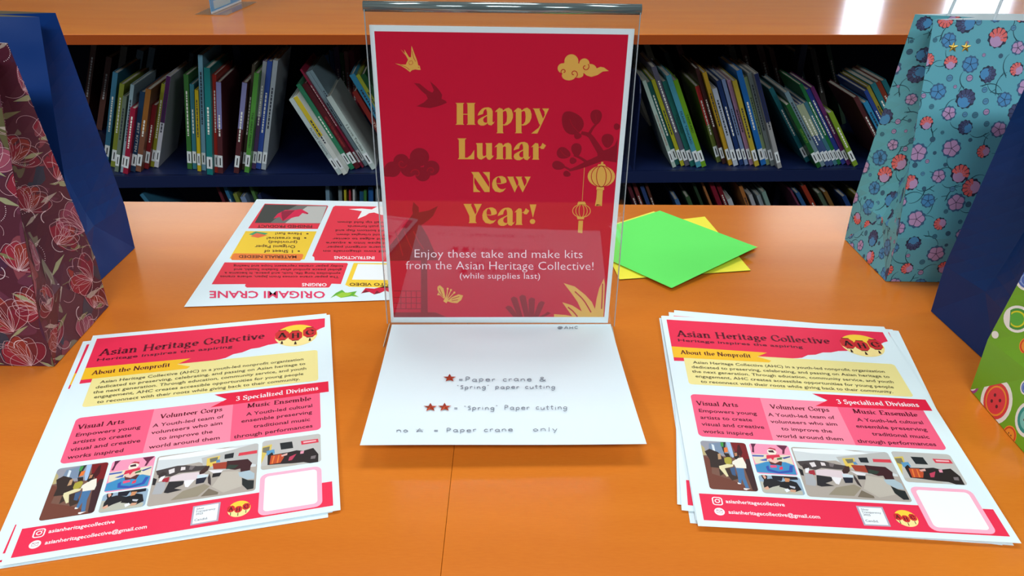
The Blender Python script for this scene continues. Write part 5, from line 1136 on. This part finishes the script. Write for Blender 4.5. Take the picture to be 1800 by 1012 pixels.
for F, cl, bx in marm.regions():
    A_ = (bx[1] - bx[0]) * (bx[3] - bx[2])
    for (x, y) in scatter(bx, .02, int(A_ / .0007), rnd):       # broad soft leaves behind
        c = rnd.choice(((104, 96, 74), (120, 112, 96), (58, 52, 68), (70, 34, 62), (96, 44, 66), (88, 84, 50), (128, 62, 74), (46, 52, 70)))
        r = rnd.uniform(.010, .020); t = rnd.uniform(0, 3.14)
        lf = [(x + r * math.cos(a) * math.cos(t) - .42 * r * math.sin(a) * (1 + .4 * math.cos(a)) * math.sin(t), y + r * math.cos(a) * math.sin(t) + .42 * r * math.sin(a) * (1 + .4 * math.cos(a)) * math.cos(t)) for a in [6.2832 * i / 20 for i in range(20)]]
        P.p('printed_leaves', c, F, fine(lf), .00008 + rnd.random() * 6e-5, cl)
    for (x, y) in scatter(bx, .034, int(A_ / .0013), rnd):
        mag(F, cl, x, y, rnd.uniform(.022, .032), rnd.uniform(.2, 2.9), [(132, 28, 50), (118, 26, 48), (144, 36, 54), (104, 34, 42), (138, 48, 42)] if rnd.random() < .8 else [(150, 70, 92), (132, 60, 84), (120, 52, 70)], .00020 + rnd.random() * 1e-4)
    for (x, y) in scatter(bx, .022, int(A_ / .0008), rnd):      # pale green streaks
        t = rnd.uniform(-.6, .6); r = rnd.uniform(.008, .016)
        P.p('printed_leaves', rnd.choice(((150, 152, 116), (164, 150, 140), (122, 120, 84))), F, fine([(x - r * math.cos(t), y - r * math.sin(t)), (x, y + r * .22), (x + r * math.cos(t), y + r * math.sin(t)), (x + .1 * r, y - r * .2)]), .00034, cl)
    for (x, y) in scatter(bx, .016, int(A_ / .0006), rnd):
        a0 = rnd.uniform(0, 6.28); r = rnd.uniform(.005, .014); k = rnd.uniform(1.5, 4)
        pts = [(x + r * (1 + .3 * i / 24) * math.cos(a0 + k * i / 24), y + r * (1 + .2 * i / 24) * math.sin(a0 + k * i / 24)) for i in range(25)]
        if rnd.random() < .5: P.l('line_drawing', WL, F, pts, .00028, .00060, cl)
        else:
            for i, (u, v) in enumerate(pts): P.p('dotted_drawing', (232, 214, 220), F, ell(u, v, .0004, n=6), .00062, cl)
P.done(.45)

# --- green bag with button print (right, near)
grn = Bag('gift_bag', 'lime green gift bag with big colourful button circles at the right edge', 1, .401, .463, .571, (112, 172, 34), .5, xi_b=.400, inner=(225, 230, 220))
P = Prints(grn)
def button(F, cl, x, y, r, rings, holes=True):
    for k, (f, c) in enumerate(rings): P.p('printed_buttons', c, F, fine(ell(x, y, r * f, n=26), .004), .00010 + k * .00007, cl)
    if holes:
        for dx, dy in ((.2, .16), (-.2, .16), (.2, -.16), (-.2, -.16)): P.p('printed_buttons', (96, 32, 44), F, ell(x + dx * r, y + dy * r, r * .08, n=10), .00010 + len(rings) * .00007, cl)
WT_, RD, OR2, GR2, YL2, BL2, TL2, PU = (238, 238, 232), (220, 62, 66), (240, 146, 46), (70, 150, 60), (216, 216, 40), (78, 110, 190), (40, 150, 140), (160, 60, 140)
sets = [[(1, WT_), (.8, RD), (.66, (242, 150, 50)), (.58, (226, 60, 72))], [(1, (244, 150, 50)), (.9, (214, 70, 40)), (.72, (240, 150, 50))], [(1, WT_), (.8, GR2), (.62, YL2), (.5, (90, 176, 60))], [(1, WT_), (.78, BL2), (.6, (140, 170, 220)), (.5, BL2)], [(1, WT_), (.8, TL2), (.6, (120, 200, 190))], [(1, PU), (.7, WT_), (.55, PU)]]
F, cl, bx = grn.regions()[0]
rnd = random.Random(5)
for (x, y, r, k, h) in [(.014, .083, .012, 2, False), (.034, .068, .0075, 1, True), (.006, .118, .010, 3, False), (.040, .105, .004, -1, False), (.044, .125, .010, 4, False), (.010, .155, .011, 0, True), (.036, .165, .010, 1, True), (.018, .19, .009, 3, False), (.040, .21, .011, 2, False), (.012, .23, .010, 5, True), (.004, .060, .0035, -1, False), (.050, .05, .004, -1, False)]:
    if k < 0: P.p('printed_buttons', WT_, F, ell(x, y, r, n=16), .0001, cl)
    else: button(F, cl, x, y, r, sets[k], h)
F, cl, bx = grn.regions()[2]
for (x, y, r, k, h) in [(.032, .012, .019, 0, True), (.0, .006, .008, 5, False), (.070, .022, .014, 4, True), (.062, .0, .008, 1, True), (.052, .040, .006, 3, False), (.095, .005, .012, 2, False)]:
    button(F, cl, x, y, r, sets[k], h)
F, cl, bx = grn.regions()[3]
for i, (x, y) in enumerate(scatter(bx, .034, 30, rnd)): button(F, cl, x, y, rnd.uniform(.009, .015), sets[i % 6], i % 2 == 0)
P.done(.5)

# ------------------------------------------------------------------ small acrylic card stand on the bookcase top
ss = tag(empty('card_holder', tuple(Zp(399, 20, 0))), 'small clear acrylic card stand with a blue card on the far bookcase top', 'card holder')
b0, b1, b2, b3 = Zp(342, 26, .001), Zp(399, 27.3, .001), Zp(452, 4, .001), Zp(395, 3, .001)
MB().add([tuple(p) for p in (b0, b1, b2, b3)] + [(p[0], p[1], .0025) for p in (b0, b1, b2, b3)], [(0, 3, 2, 1), (4, 5, 6, 7), (0, 1, 5, 4), (1, 2, 6, 5), (2, 3, 7, 6), (3, 0, 4, 7)]).obj('foot', acrylic('acrylic_small', (.97, .98, .97)), ss)
p0, p1 = Zp(370.5, 25.5, .0025), Zp(425.6, 2.4, .0025)
def panel(a, b, z0_, z1_, off, name, mat, par, k0=0.0, k1=1.0):
    d = (b - a) / np.linalg.norm(b - a); n = np.array([d[1], -d[0], 0]); A1, B1 = a + (b - a) * k0 + n * off, a + (b - a) * k1 + n * off
    vs = [(A1[0], A1[1], z0_), (B1[0], B1[1], z0_), (B1[0], B1[1], z1_), (A1[0], A1[1], z1_)]; vs += [(x - n[0] * .0015, y - n[1] * .0015, z) for x, y, z in vs]
    return MB().add(vs, [(0, 1, 2, 3), (7, 6, 5, 4), (4, 5, 1, 0), (5, 6, 2, 1), (6, 7, 3, 2), (7, 4, 0, 3)]).obj(name, mat, par)
panel(p0, p1, .0025, .16, .004, 'front_sheet', acrylic('acrylic_small2'), ss)
card = tag(panel(p0, p1, .003, .15, 0, 'card', M((80, 176, 236), .5), None, .03, .97), 'blue printed card standing inside the small acrylic stand', 'card')
panel(p0, p1, .012, .034, .0009, 'pale_banner', M((190, 225, 238), .5), card, .12, .62)
panel(p0, p1, .003, .008, .0009, 'white_margin', M((235, 240, 242), .5), card, .03, .97)
